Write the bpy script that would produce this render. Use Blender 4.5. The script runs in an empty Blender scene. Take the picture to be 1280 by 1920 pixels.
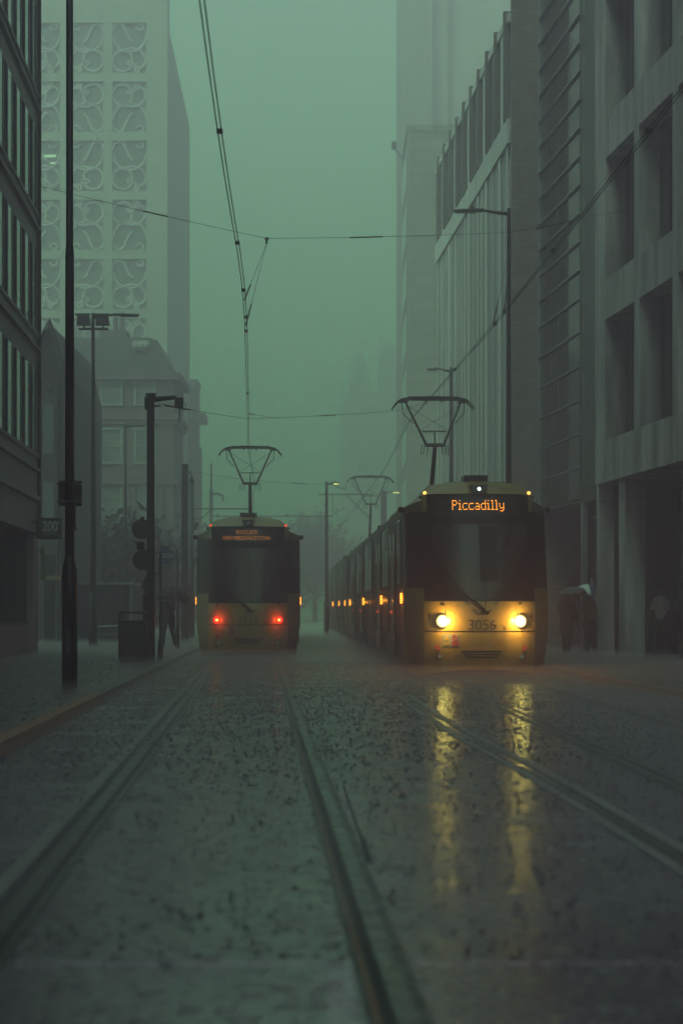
import bpy, math, random
from mathutils import Vector, Matrix

random.seed(7)
C = bpy.context.scene.collection
sc = bpy.context.scene
R = math.radians

# ------------------------------------------------------------------ camera, sky, sun, exposure
CAMZ = 1.27
cd = bpy.data.cameras.new('camera')
cam = bpy.data.objects.new('camera', cd)
C.objects.link(cam)
cam.location = (0, 0, CAMZ)
cam.rotation_euler = (R(90), 0, 0)
cd.sensor_fit = 'VERTICAL'
cd.sensor_height = 36.0
cd.sensor_width = 24.0
cd.lens = 60.0
cd.shift_y = 180.0 / 1920.0
cd.clip_start = 0.1
cd.clip_end = 2000
cd.dof.use_dof = True
cd.dof.focus_distance = 32.0
cd.dof.aperture_fstop = 1.8
sc.camera = cam

SUN_EL, SUN_ROT = 50.0, 212.0
w = bpy.data.worlds.new('World')
sc.world = w
w.use_nodes = True
nt = w.node_tree
nt.nodes.clear()
sky = nt.nodes.new('ShaderNodeTexSky')
sky.sky_type = 'NISHITA'
sky.sun_disc = False
sky.sun_elevation = R(SUN_EL)
sky.sun_rotation = R(SUN_ROT)
sky.dust_density = 4.0
hsv = nt.nodes.new('ShaderNodeHueSaturation')
hsv.inputs['Saturation'].default_value = 0.12
tint = nt.nodes.new('ShaderNodeMix')
tint.data_type = 'RGBA'
tint.blend_type = 'MULTIPLY'
tint.inputs[0].default_value = 1.0
tint.inputs[7].default_value = (0.525, 0.735, 0.725, 1)
bg = nt.nodes.new('ShaderNodeBackground')
bg.inputs['Strength'].default_value = 0.15
wo = nt.nodes.new('ShaderNodeOutputWorld')
nt.links.new(sky.outputs[0], hsv.inputs['Color'])
nt.links.new(hsv.outputs[0], tint.inputs[6])
nt.links.new(tint.outputs[2], bg.inputs['Color'])
nt.links.new(bg.outputs[0], wo.inputs['Surface'])

sl = bpy.data.lights.new('sun', 'SUN')
sl.energy = 1.3
sl.angle = R(40)
sl.color = (1.0, 0.80, 0.86)
sun = bpy.data.objects.new('sun', sl)
C.objects.link(sun)
sun.location = (0, 0, 55)
sun.rotation_euler = (R(90 - SUN_EL), 0, R(180 - SUN_ROT))

sc.view_settings.view_transform = 'Standard'
sc.view_settings.look = 'None'
sc.view_settings.gamma = 1
sc.view_settings.exposure = 0.83
sc.cycles.use_denoising = True
sc.cycles.max_bounces = 6
sc.cycles.diffuse_bounces = 2
sc.cycles.glossy_bounces = 3
sc.cycles.transmission_bounces = 4
sc.cycles.volume_bounces = 1
sc.cycles.caustics_reflective = False
sc.cycles.caustics_refractive = False
sc.cycles.sample_clamp_indirect = 4.0

# ------------------------------------------------------------------ materials
MATS = {}
def mat(name, col, rough=0.6, metal=0.0, var=0.25, scale=3.0, stretch=(1, 1, 1), bump=0.0, bscale=None,
        emit=None, estr=0.0, col2=None, spec=0.5, rvar=0.0, coat=0.0):
    m = bpy.data.materials.new(name)
    m.use_nodes = True
    n = m.node_tree.nodes
    l = m.node_tree.links
    b = n['Principled BSDF']
    b.inputs['Roughness'].default_value = rough
    b.inputs['Metallic'].default_value = metal
    b.inputs['Specular IOR Level'].default_value = spec
    if coat:
        b.inputs['Coat Weight'].default_value = coat
        b.inputs['Coat Roughness'].default_value = 0.08
    tc = n.new('ShaderNodeTexCoord')
    mp = n.new('ShaderNodeMapping')
    mp.inputs['Scale'].default_value = stretch
    l.new(tc.outputs['Object'], mp.inputs['Vector'])
    nz = n.new('ShaderNodeTexNoise')
    nz.inputs['Scale'].default_value = scale
    nz.inputs['Detail'].default_value = 6
    nz.inputs['Roughness'].default_value = 0.65
    l.new(mp.outputs[0], nz.inputs['Vector'])
    cr = n.new('ShaderNodeValToRGB')
    c2 = col2 if col2 else tuple(c * (1 - var) for c in col)
    cr.color_ramp.elements[0].position = 0.3
    cr.color_ramp.elements[1].position = 0.7
    cr.color_ramp.elements[0].color = (*c2, 1)
    cr.color_ramp.elements[1].color = (*[min(1, c * (1 + var * .6)) for c in col], 1)
    l.new(nz.outputs['Fac'], cr.inputs['Fac'])
    l.new(cr.outputs['Color'], b.inputs['Base Color'])
    if rvar:
        mr = n.new('ShaderNodeMapRange')
        mr.inputs['From Min'].default_value = 0.3
        mr.inputs['From Max'].default_value = 0.7
        mr.inputs['To Min'].default_value = max(0.02, rough - rvar)
        mr.inputs['To Max'].default_value = min(1, rough + rvar)
        l.new(nz.outputs['Fac'], mr.inputs['Value'])
        l.new(mr.outputs[0], b.inputs['Roughness'])
    if bump:
        n2 = n.new('ShaderNodeTexNoise')
        n2.inputs['Scale'].default_value = bscale or scale * 6
        n2.inputs['Detail'].default_value = 4
        l.new(tc.outputs['Object'], n2.inputs['Vector'])
        bp = n.new('ShaderNodeBump')
        bp.inputs['Strength'].default_value = bump
        bp.inputs['Distance'].default_value = 0.02
        l.new(n2.outputs['Fac'], bp.inputs['Height'])
        l.new(bp.outputs[0], b.inputs['Normal'])
    if emit:
        b.inputs['Emission Color'].default_value = (*emit, 1)
        b.inputs['Emission Strength'].default_value = estr
    MATS[name] = m
    return m

def courses(m, ux, uz, dark=0.6, mortar=0.012):
    """brick / panel joints in a material: multiplies the base colour with a Brick Texture in local x / z"""
    n = m.node_tree.nodes
    l = m.node_tree.links
    b = n['Principled BSDF']
    src = b.inputs['Base Color'].links[0].from_socket
    tc = [q for q in n if q.type == 'TEX_COORD'][0]
    sp = n.new('ShaderNodeSeparateXYZ')
    cb = n.new('ShaderNodeCombineXYZ')
    ad = n.new('ShaderNodeMath')
    l.new(tc.outputs['Object'], sp.inputs[0])
    l.new(sp.outputs['X'], ad.inputs[0])
    l.new(sp.outputs['Y'], ad.inputs[1])
    l.new(ad.outputs[0], cb.inputs['X'])
    l.new(sp.outputs['Z'], cb.inputs['Y'])
    bt = n.new('ShaderNodeTexBrick')
    bt.inputs['Scale'].default_value = 1.0
    bt.inputs['Brick Width'].default_value = ux
    bt.inputs['Row Height'].default_value = uz
    bt.inputs['Mortar Size'].default_value = mortar
    bt.inputs['Color1'].default_value = (1, 1, 1, 1)
    bt.inputs['Color2'].default_value = (.86, .86, .86, 1)
    bt.inputs['Mortar'].default_value = (dark, dark, dark, 1)
    l.new(cb.outputs[0], bt.inputs['Vector'])
    mx = n.new('ShaderNodeMix')
    mx.data_type = 'RGBA'
    mx.blend_type = 'MULTIPLY'
    mx.inputs[0].default_value = 1
    l.new(src, mx.inputs[6])
    l.new(bt.outputs['Color'], mx.inputs[7])
    l.new(mx.outputs[2], b.inputs['Base Color'])
    return m

mat('concrete', (.46, .41, .44), .65, var=.85, scale=1.5, stretch=(1, 1, .16), bump=.15, bscale=14, rvar=.15)
courses(MATS['concrete'], 2.9, 3.87, .7, .02)
mat('pale_concrete', (.44, .40, .41), .75, var=.2, scale=1.2, stretch=(1, 1, .15), bump=.1, bscale=10)
mat('office_stone', (.33, .285, .315), .6, var=.5, scale=1.6, stretch=(1, 1, .2), bump=.15, bscale=16, rvar=.15)
courses(MATS['office_stone'], 1.5, 50, .6, .02)
mat('brown_brick', (.36, .28, .28), .8, var=.3, scale=2.5, bump=.2, bscale=20)
courses(MATS['brown_brick'], .45, .15, .65, .014)
mat('fin_panel', (.66, .63, .63), .55, var=.25, scale=1.4, stretch=(1, 1, .1))
mat('fin_dark', (.22, .20, .20), .6, var=.3, scale=3)
mat('far_brick', (.25, .23, .2), .85, var=.25, scale=1.5)
courses(MATS['far_brick'], 3.2, .72, .55, .05)
mat('tower_stone', (.36, .34, .31), .8, var=.15, scale=.6)
courses(MATS['tower_stone'], 9, 3.81, .8, .05)
mat('tower_dark', (.24, .23, .22), .7, var=.2, scale=.5, stretch=(1, 1, .2))
mat('old_stone', (.11, .09, .09), .85, var=.45, scale=1.3, bump=.3, bscale=6)
mat('slate', (.07, .075, .08), .5, var=.3, scale=4)
mat('glass_dark', (.02, .022, .025), .07, var=.3, scale=.7, spec=.8)
mat('tower_glass', (.11, .118, .118), .4, var=.25, scale=.8, spec=.6)
mat('glass_pale', (.24, .25, .255), .12, var=.2, scale=.5, spec=1.0)
mat('dark_panel', (.032, .028, .031), .45, var=.3, scale=2, rvar=.1)
mat('window_trim', (.24, .235, .22), .6, var=.2, scale=3)
mat('grey_metal', (.09, .09, .095), .4, metal=.3, var=.3, scale=5, rvar=.12)
mat('pale_metal', (.38, .39, .39), .35, metal=.5, var=.2, scale=5)
mat('black_paint', (.013, .013, .014), .35, var=.3, scale=7, stretch=(1, 1, .3), rvar=.12)
mat('post_paint', (.035, .034, .036), .45, var=.35, scale=7, stretch=(1, 1, .3), rvar=.12)
mat('cable', (.02, .02, .02), .5, var=.1)
mat('rubber', (.012, .012, .012), .7, var=.2)
mat('tram_yellow', (.50, .32, .085), .33, var=.22, scale=3.5, stretch=(1, 1, .35), rvar=.1, coat=.25)
mat('tram_header', (.32, .24, .09), .34, var=.35, scale=3, rvar=.12)
mat('tram_yellow_shaded', (.31, .205, .08), .45, var=.45, scale=3, stretch=(1, 1, .3), rvar=.1)  # tram yellow with shade away from the headlights painted in, plus streaky dirt
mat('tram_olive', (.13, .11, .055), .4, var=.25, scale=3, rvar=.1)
mat('tram_side', (.052, .05, .05), .35, var=.4, scale=4, stretch=(1, 1, .12), rvar=.15)
mat('tram_roof', (.25, .25, .24), .35, var=.3, scale=2, rvar=.12)
mat('tram_mask', (.008, .008, .009), .42, var=.3, scale=5, stretch=(1, 1, .2), rvar=.1, spec=.3)
mat('windscreen_glass', (.036, .034, .036), .30, var=.2, scale=3, stretch=(1, 1, .15), rvar=.05, spec=.6)
mat('tram_glass', (.016, .017, .018), .16, var=.3, scale=3, stretch=(1, 1, .2), rvar=.05, spec=.7)
mat('seam', (.02, .016, .01), .6, var=.2)
mat('number_ink', (.10, .065, .03), .6, var=.1)
mat('sticker_white', (.34, .33, .31), .5, var=.1)
mat('sticker_red', (.45, .05, .04), .5, var=.1)
mat('sticker_yellow', (.6, .42, .06), .5, var=.1)
mat('reflector_red', (.35, .05, .02), .25, var=.1)
mat('lens_dark_red', (.09, .012, .01), .2, var=.2)
mat('chrome', (.4, .4, .4), .2, metal=.9, var=.1)
mat('headlight', (.9, .85, .6), .3, emit=(1, .50, .11), estr=7.5)
mat('tail_light', (.5, .02, .01), .3, emit=(1, .008, .005), estr=2.8)
mat('tail_core', (.8, .2, .05), .3, emit=(1, .28, .06), estr=7.0)
mat('amber_light', (.6, .2, .03), .3, emit=(1, .22, .02), estr=5.0)
mat('marker_amber', (.6, .3, .05), .3, emit=(1, .45, .09), estr=2.0)
mat('marker_red', (.5, .05, .03), .3, emit=(1, .06, .02), estr=1.2)
mat('door_red', (.4, .03, .02), .3, emit=(1, .10, .03), estr=.35)
mat('led_white', (.8, .9, .85), .3, emit=(.85, 1, .93), estr=2.6)
mat('led_orange', (.5, .15, .02), .4, emit=(1, .27, .025), estr=2.2)
mat('led_orange_dim', (.5, .15, .02), .4, emit=(1, .30, .04), estr=1.0)
mat('lamp_yellow', (.8, .6, .2), .4, emit=(1, .78, .25), estr=1.5)
mat('lit_window', (.8, .8, .6), .4, emit=(.9, 1, .75), estr=.4)
mat('sign_black', (.014, .014, .016), .4, var=.2)
mat('sign_letter', (.65, .65, .65), .6, var=.1)
mat('sign_yellow', (.22, .16, .04), .5, var=.2)
mat('sign_blue', (.03, .12, .26), .4, var=.15)
mat('sign_white', (.6, .6, .58), .5, var=.1)
mat('kerb_stone', (.10, .085, .075), .5, var=.4, scale=5, bump=.3, bscale=20, rvar=.2)
mat('kerb_rust', (.36, .13, .045), .55, var=.5, scale=5, bump=.3, bscale=30, rvar=.2)
mat('rail_steel', (.07, .06, .055), .3, metal=.7, var=.4, scale=9, rvar=.15)
mat('rail_rust', (.15, .06, .025), .5, var=.5, scale=9, rvar=.2)
mat('rail_groove', (.008, .007, .007), .6, var=.4, scale=9)
mat('mortar', (.055, .053, .054), .45, var=.5, scale=7, bump=.5, bscale=25, rvar=.25)
mat('pale_strip', (.22, .20, .21), .45, var=.6, scale=6, bump=.4, bscale=20, rvar=.2)
mat('skin', (.16, .10, .075), .55, var=.1)
mat('hair', (.012, .01, .009), .6, var=.2, scale=40)
mat('shirt_grey', (.55, .54, .56), .85, var=.35, scale=12)
mat('shirt_blue', (.20, .24, .28), .85, var=.2, scale=12)
mat('coat_dark', (.03, .028, .03), .8, var=.3, scale=10)
mat('coat_red', (.07, .022, .018), .8, var=.3, scale=10)
mat('jacket_orange', (.28, .12, .03), .8, var=.25, scale=10)
mat('trousers_dark', (.018, .018, .022), .85, var=.3, scale=12)
mat('cloth_umbrella_black', (.014, .013, .014), .6, var=.3, scale=5)
mat('cloth_umbrella_grey', (.11, .095, .10), .6, var=.3, scale=5)
mat('cloth_umbrella_white', (.75, .78, .77), .6, var=.15, scale=5)
mat('cloth_umbrella_blue', (.05, .085, .25), .6, var=.2, scale=5)
mat('bark', (.05, .045, .04), .9, var=.4, scale=8)
mat('leaves', (.022, .026, .02), .7, var=.5, scale=4)
mat('petal', (.45, .32, .05), .7, var=.3, scale=10)

# wet road -----------------------------------------------------------
def wet_ground(name, base, rlo, rhi, splash, joints, bump_s, spec=.5):
    m = bpy.data.materials.new(name)
    m.use_nodes = True
    n = m.node_tree.nodes
    l = m.node_tree.links
    b = n['Principled BSDF']
    b.inputs['Specular IOR Level'].default_value = spec
    b.inputs['IOR'].default_value = 1.5
    tc = n.new('ShaderNodeTexCoord')
    big = n.new('ShaderNodeTexNoise')
    big.inputs['Scale'].default_value = .9
    big.inputs['Detail'].default_value = 5
    fine = n.new('ShaderNodeTexNoise')
    fine.inputs['Scale'].default_value = 9
    fine.inputs['Detail'].default_value = 8
    fine.inputs['Roughness'].default_value = .7
    mpb = n.new('ShaderNodeMapping')
    mpb.inputs['Scale'].default_value = (.9, 1.25, 1)
    l.new(tc.outputs['Object'], mpb.inputs['Vector'])
    l.new(mpb.outputs[0], big.inputs['Vector'])
    l.new(tc.outputs['Object'], fine.inputs['Vector'])
    mixf = n.new('ShaderNodeMix')
    mixf.data_type = 'FLOAT'
    mixf.inputs[0].default_value = .45
    l.new(big.outputs['Fac'], mixf.inputs[2])
    l.new(fine.outputs['Fac'], mixf.inputs[3])
    cr = n.new('ShaderNodeValToRGB')
    cr.color_ramp.elements[0].position = .35
    cr.color_ramp.elements[1].position = .68
    cr.color_ramp.elements[0].color = (*[c * .55 for c in base], 1)
    cr.color_ramp.elements[1].color = (*[c * 1.35 for c in base], 1)
    l.new(mixf.outputs[0], cr.inputs['Fac'])
    col = cr.outputs['Color']
    # splash spots: sparse voronoi cells (two scales)
    wob = n.new('ShaderNodeTexNoise')
    wob.inputs['Scale'].default_value = 14
    wob.inputs['Detail'].default_value = 3
    l.new(tc.outputs['Object'], wob.inputs['Vector'])
    wadd = n.new('ShaderNodeMix')
    wadd.data_type = 'RGBA'
    wadd.blend_type = 'LINEAR_LIGHT'
    wadd.inputs[0].default_value = .055
    l.new(tc.outputs['Object'], wadd.inputs[6])
    l.new(wob.outputs['Color'], wadd.inputs[7])
    hs = []
    for scl, thr in ((7.0, .45), (16.0, .40)):
        mp = n.new('ShaderNodeMapping')
        mp.inputs['Scale'].default_value = (1, .8, 1)
        l.new(wadd.outputs[2], mp.inputs['Vector'])
        vo = n.new('ShaderNodeTexVoronoi')
        vo.voronoi_dimensions = '2D'
        vo.inputs['Scale'].default_value = scl
        l.new(mp.outputs[0], vo.inputs['Vector'])
        sp = n.new('ShaderNodeSeparateColor')
        l.new(vo.outputs['Color'], sp.inputs[0])
        gt = n.new('ShaderNodeMath')
        gt.operation = 'GREATER_THAN'
        gt.inputs[1].default_value = thr
        l.new(sp.outputs[0], gt.inputs[0])
        mr = n.new('ShaderNodeMapRange')
        mr.interpolation_type = 'SMOOTHSTEP'
        mr.inputs['From Min'].default_value = .08
        mr.inputs['From Max'].default_value = .30
        mr.inputs['To Min'].default_value = 1
        mr.inputs['To Max'].default_value = 0
        l.new(vo.outputs['Distance'], mr.inputs['Value'])
        mu = n.new('ShaderNodeMath')
        mu.operation = 'MULTIPLY'
        l.new(gt.outputs[0], mu.inputs[0])
        l.new(mr.outputs[0], mu.inputs[1])
        hs.append(mu.outputs[0])
    ad = n.new('ShaderNodeMath')
    ad.operation = 'MAXIMUM'
    l.new(hs[0], ad.inputs[0])
    l.new(hs[1], ad.inputs[1])
    # roughness: film of water broken by the texture of the road, spots are rougher
    mr = n.new('ShaderNodeMapRange')
    mr.inputs['From Min'].default_value = .36
    mr.inputs['From Max'].default_value = .62
    mr.inputs['To Min'].default_value = rlo
    mr.inputs['To Max'].default_value = rhi
    l.new(mixf.outputs[0], mr.inputs['Value'])
    ra = n.new('ShaderNodeMath')
    ra.operation = 'MULTIPLY_ADD'
    l.new(ad.outputs[0], ra.inputs[0])
    ra.inputs[1].default_value = .25 * splash
    l.new(mr.outputs[0], ra.inputs[2])
    l.new(ra.outputs[0], b.inputs['Roughness'])
    # bump: fine ripple + spots
    rp = n.new('ShaderNodeTexNoise')
    rp.inputs['Scale'].default_value = 22
    rp.inputs['Detail'].default_value = 3
    mp2 = n.new('ShaderNodeMapping')
    mp2.inputs['Scale'].default_value = (.8, 1, 1)
    l.new(tc.outputs['Object'], mp2.inputs['Vector'])
    l.new(mp2.outputs[0], rp.inputs['Vector'])
    b1 = n.new('ShaderNodeBump')
    b1.inputs['Strength'].default_value = bump_s
    b1.inputs['Distance'].default_value = .01
    l.new(rp.outputs['Fac'], b1.inputs['Height'])
    b2 = n.new('ShaderNodeBump')
    b2.inputs['Strength'].default_value = splash
    b2.inputs['Distance'].default_value = .012
    l.new(ad.outputs[0], b2.inputs['Height'])
    l.new(b1.outputs[0], b2.inputs['Normal'])
    l.new(b2.outputs[0], b.inputs['Normal'])
    if joints:
        bt = n.new('ShaderNodeTexBrick')
        bt.inputs['Scale'].default_value = 1
        bt.inputs['Brick Width'].default_value = joints[0]
        bt.inputs['Row Height'].default_value = joints[1]
        bt.inputs['Mortar Size'].default_value = joints[2]
        bt.inputs['Color1'].default_value = (1, 1, 1, 1)
        bt.inputs['Color2'].default_value = (.8, .8, .8, 1)
        bt.inputs['Mortar'].default_value = (joints[3],) * 3 + (1,)
        l.new(tc.outputs['Object'], bt.inputs['Vector'])
        mx = n.new('ShaderNodeMix')
        mx.data_type = 'RGBA'
        mx.blend_type = 'MULTIPLY'
        mx.inputs[0].default_value = 1
        l.new(col, mx.inputs[6])
        l.new(bt.outputs['Color'], mx.inputs[7])
        col = mx.outputs[2]
    l.new(col, b.inputs['Base Color'])
    MATS[name] = m
    return m
wet_ground('wet_road', (.100, .066, .098), .07, .33, .5, (6.0, 3.05, .05, 2.2), .45, 1.0)
wet_ground('wet_paving', (.07, .063, .07), .22, .5, .35, (.9, .6, .012, .5), .2)

# ------------------------------------------------------------------ mesh helpers
class MB:
    def __init__(s):
        s.v = []
        s.f = []
    def add(s, vs, fs):
        o = len(s.v)
        s.v += [tuple(p) for p in vs]
        s.f += [tuple(i + o for i in f) for f in fs]
        return s
    def box(s, x0, x1, y0, y1, z0, z1):
        if x0 > x1: x0, x1 = x1, x0
        if y0 > y1: y0, y1 = y1, y0
        if z0 > z1: z0, z1 = z1, z0
        vs = [(x, y, z) for z in (z0, z1) for y in (y0, y1) for x in (x0, x1)]
        return s.add(vs, [(0, 2, 3, 1), (4, 5, 7, 6), (0, 1, 5, 4), (2, 6, 7, 3), (0, 4, 6, 2), (1, 3, 7, 5)])
    def frustum(s, x0, x1, y0, y1, z0, z1, ix, iy):
        vs = [(x0, y0, z0), (x1, y0, z0), (x1, y1, z0), (x0, y1, z0),
              (x0 + ix, y0 + iy, z1), (x1 - ix, y0 + iy, z1), (x1 - ix, y1 - iy, z1), (x0 + ix, y1 - iy, z1)]
        return s.add(vs, [(3, 2, 1, 0), (4, 5, 6, 7), (0, 1, 5, 4), (1, 2, 6, 5), (2, 3, 7, 6), (3, 0, 4, 7)])
    def prism(s, poly, y0, y1):
        """poly in (x, z), extruded along y"""
        k = len(poly)
        vs = [(x, y0, z) for x, z in poly] + [(x, y1, z) for x, z in poly]
        fs = [tuple(range(k)), tuple(range(2 * k - 1, k - 1, -1))]
        fs += [((i + 1) % k, i, k + i, k + (i + 1) % k) for i in range(k)]
        return s.add(vs, fs)
    def tube(s, pts, r, n=8, cap=True):
        pts = [Vector(p) for p in pts]
        k = len(pts)
        rs = r if isinstance(r, (list, tuple)) else [r] * k
        vs = []
        prev = None
        for i, p in enumerate(pts):
            d = (pts[min(i + 1, k - 1)] - pts[max(i - 1, 0)])
            d.normalize()
            if prev is None:
                a = Vector((0, 0, 1)) if abs(d.z) < .9 else Vector((1, 0, 0))
                u = d.cross(a).normalized()
            else:
                u = (prev - d * prev.dot(d))
                u = u.normalized() if u.length > 1e-6 else d.orthogonal().normalized()
            prev = u
            q = d.cross(u)
            for j in range(n):
                t = 2 * math.pi * j / n
                vs.append(p + (u * math.cos(t) + q * math.sin(t)) * rs[i])
        fs = []
        for i in range(k - 1):
            for j in range(n):
                a, b = i * n + j, i * n + (j + 1) % n
                fs.append((a, b, b + n, a + n))
        if cap:
            fs.append(tuple(range(n - 1, -1, -1)))
            fs.append(tuple((k - 1) * n + j for j in range(n)))
        return s.add(vs, fs)
    def lathe(s, prof, n=16, c=(0, 0)):
        """prof: (r, z) rings around z"""
        vs = []
        for r, z in prof:
            for j in range(n):
                t = 2 * math.pi * j / n
                vs.append((c[0] + r * math.cos(t), c[1] + r * math.sin(t), z))
        fs = []
        for i in range(len(prof) - 1):
            for j in range(n):
                a, b = i * n + j, i * n + (j + 1) % n
                fs.append((a, b, b + n, a + n))
        fs.append(tuple(range(n - 1, -1, -1)))
        fs.append(tuple((len(prof) - 1) * n + j for j in range(n)))
        return s.add(vs, fs)
    def ell(s, c, r, n=12, m=8):
        vs = [(c[0], c[1], c[2] - r[2])]
        for i in range(1, m):
            ph = -math.pi / 2 + math.pi * i / m
            for j in range(n):
                t = 2 * math.pi * j / n
                vs.append((c[0] + r[0] * math.cos(ph) * math.cos(t), c[1] + r[1] * math.cos(ph) * math.sin(t), c[2] + r[2] * math.sin(ph)))
        vs.append((c[0], c[1], c[2] + r[2]))
        fs = [(0, 1 + (j + 1) % n, 1 + j) for j in range(n)]
        for i in range(m - 2):
            for j in range(n):
                a, b = 1 + i * n + j, 1 + i * n + (j + 1) % n
                fs.append((a, b, b + n, a + n))
        e = len(vs) - 1
        o = 1 + (m - 2) * n
        fs += [(o + j, o + (j + 1) % n, e) for j in range(n)]
        return s.add(vs, fs)
    def disc_y(s, c, r, d, n=20):
        """a short cylinder whose axis is y, front face at c.y, thickness d behind"""
        vs = [(c[0] + r * math.cos(2 * math.pi * j / n), c[1], c[2] + r * math.sin(2 * math.pi * j / n)) for j in range(n)]
        vs += [(x, y + d, z) for x, y, z in vs]
        fs = [tuple(range(n)), tuple(range(2 * n - 1, n - 1, -1))] + [((j + 1) % n, j, n + j, n + (j + 1) % n) for j in range(n)]
        return s.add(vs, fs)
    def grid(s, fn, us, vs_, flip=False):
        nu, nv = len(us), len(vs_)
        vs = [fn(u, v) for v in vs_ for u in us]
        fs = []
        for j in range(nv - 1):
            for i in range(nu - 1):
                a = j * nu + i
                q = (a, a + 1, a + nu + 1, a + nu)
                fs.append(q[::-1] if flip else q)
        return s.add(vs, fs)
    def ribbon(s, path, o0, o1, z, th=None):
        """flat strip along a ground path [(x, y)], between side offsets o0 and o1 (metres to the right)"""
        k = len(path)
        vs = []
        for i, (x, y) in enumerate(path):
            ax, ay = path[max(i - 1, 0)]
            bx, by = path[min(i + 1, k - 1)]
            L = math.hypot(bx - ax, by - ay)
            nx, ny = (by - ay) / L, -(bx - ax) / L
            vs.append((x + nx * o0, y + ny * o0, z))
            vs.append((x + nx * o1, y + ny * o1, z))
        fs = [(2 * i, 2 * i + 1, 2 * i + 3, 2 * i + 2) for i in range(k - 1)]
        if th:
            o = len(vs)
            vs += [(x, y, zz - th) for x, y, zz in vs]
            fs += [(2 * i + 1, o + 2 * i + 1, o + 2 * i + 3, 2 * i + 3) for i in range(k - 1)]
            fs += [(2 * i, 2 * i + 2, o + 2 * i + 2, o + 2 * i) for i in range(k - 1)]
            fs += [(0, o, o + 1, 1), (2 * k - 2, 2 * k - 1, o + 2 * k - 1, o + 2 * k - 2)]
        return s.add(vs, fs)
    def build(s, name, m, parent=None, smooth=False, bevel=0.0, loc=None, solid=0.0):
        me = bpy.data.meshes.new(name)
        me.from_pydata(s.v, [], s.f)
        me.update()
        if smooth:
            me.polygons.foreach_set('use_smooth', [True] * len(me.polygons))
        me.materials.append(MATS[m] if isinstance(m, str) else m)
        o = bpy.data.objects.new(name, me)
        C.objects.link(o)
        if parent is not None:
            o.parent = parent
        if loc is not None:
            o.location = loc
        if bevel:
            b = o.modifiers.new('bevel', 'BEVEL')
            b.width = bevel
            b.segments = 2
            b.limit_method = 'ANGLE'
        if solid:
            b = o.modifiers.new('solid', 'SOLIDIFY')
            b.thickness = solid
        return o

def tag(o, label, cat=None, group=None, kind=None):
    if label: o['label'] = label
    if cat: o['category'] = cat
    if group: o['group'] = group
    if kind: o['kind'] = kind
    return o
def thing(name, label, cat, loc=(0, 0, 0), rz=0.0, group=None):
    o = bpy.data.objects.new(name, None)
    C.objects.link(o)
    o.location = loc
    o.rotation_euler = (0, 0, rz)
    o.empty_display_size = .3
    return tag(o, label, cat, group)
def structure(o):
    o['kind'] = 'structure'
    return o
def copy_tree(o, parent=None):
    c = o.copy()
    C.objects.link(c)
    if parent is not None:
        c.parent = parent
    for ch in list(o.children):
        copy_tree(ch, c)
    return c
def text_verts(body, size, align='CENTER', ext=0.0, bold=0.0):
    cu = bpy.data.curves.new('lettering', 'FONT')
    cu.body = body
    cu.size = size
    cu.align_x = align
    cu.align_y = 'CENTER'
    cu.offset = bold
    cu.resolution_u = 4
    ob = bpy.data.objects.new('lettering', cu)
    C.objects.link(ob)
    bpy.context.view_layer.update()
    dg = bpy.context.evaluated_depsgraph_get()
    me = bpy.data.meshes.new_from_object(ob.evaluated_get(dg))
    vs = [tuple(v.co) for v in me.vertices]
    fs = [tuple(p.vertices) for p in me.polygons]
    bpy.data.objects.remove(ob)
    bpy.data.curves.remove(cu)
    bpy.data.meshes.remove(me)
    return vs, fs
def PX(px, Y): return (px - 640.0) * Y / 3200.0          # photo column -> X at depth Y
def PZ(py, Y): return CAMZ + (1140.0 - py) * Y / 3200.0   # photo row -> height at depth Y
def lerp(a, b, t): return a + (b - a) * t
def frange(a, b, n): return [a + (b - a) * i / (n - 1) for i in range(n)]

PAV = 0.12   # pavement height
# ------------------------------------------------------------------ ground, pavements, kerbs
mb = MB().grid(lambda u, v: (u, v, 0), [-150, -60, -20, 0, 20, 60, 150], [-25, 0, 20, 40, 80, 160, 320])
structure(mb.build('road', 'wet_road'))

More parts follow.
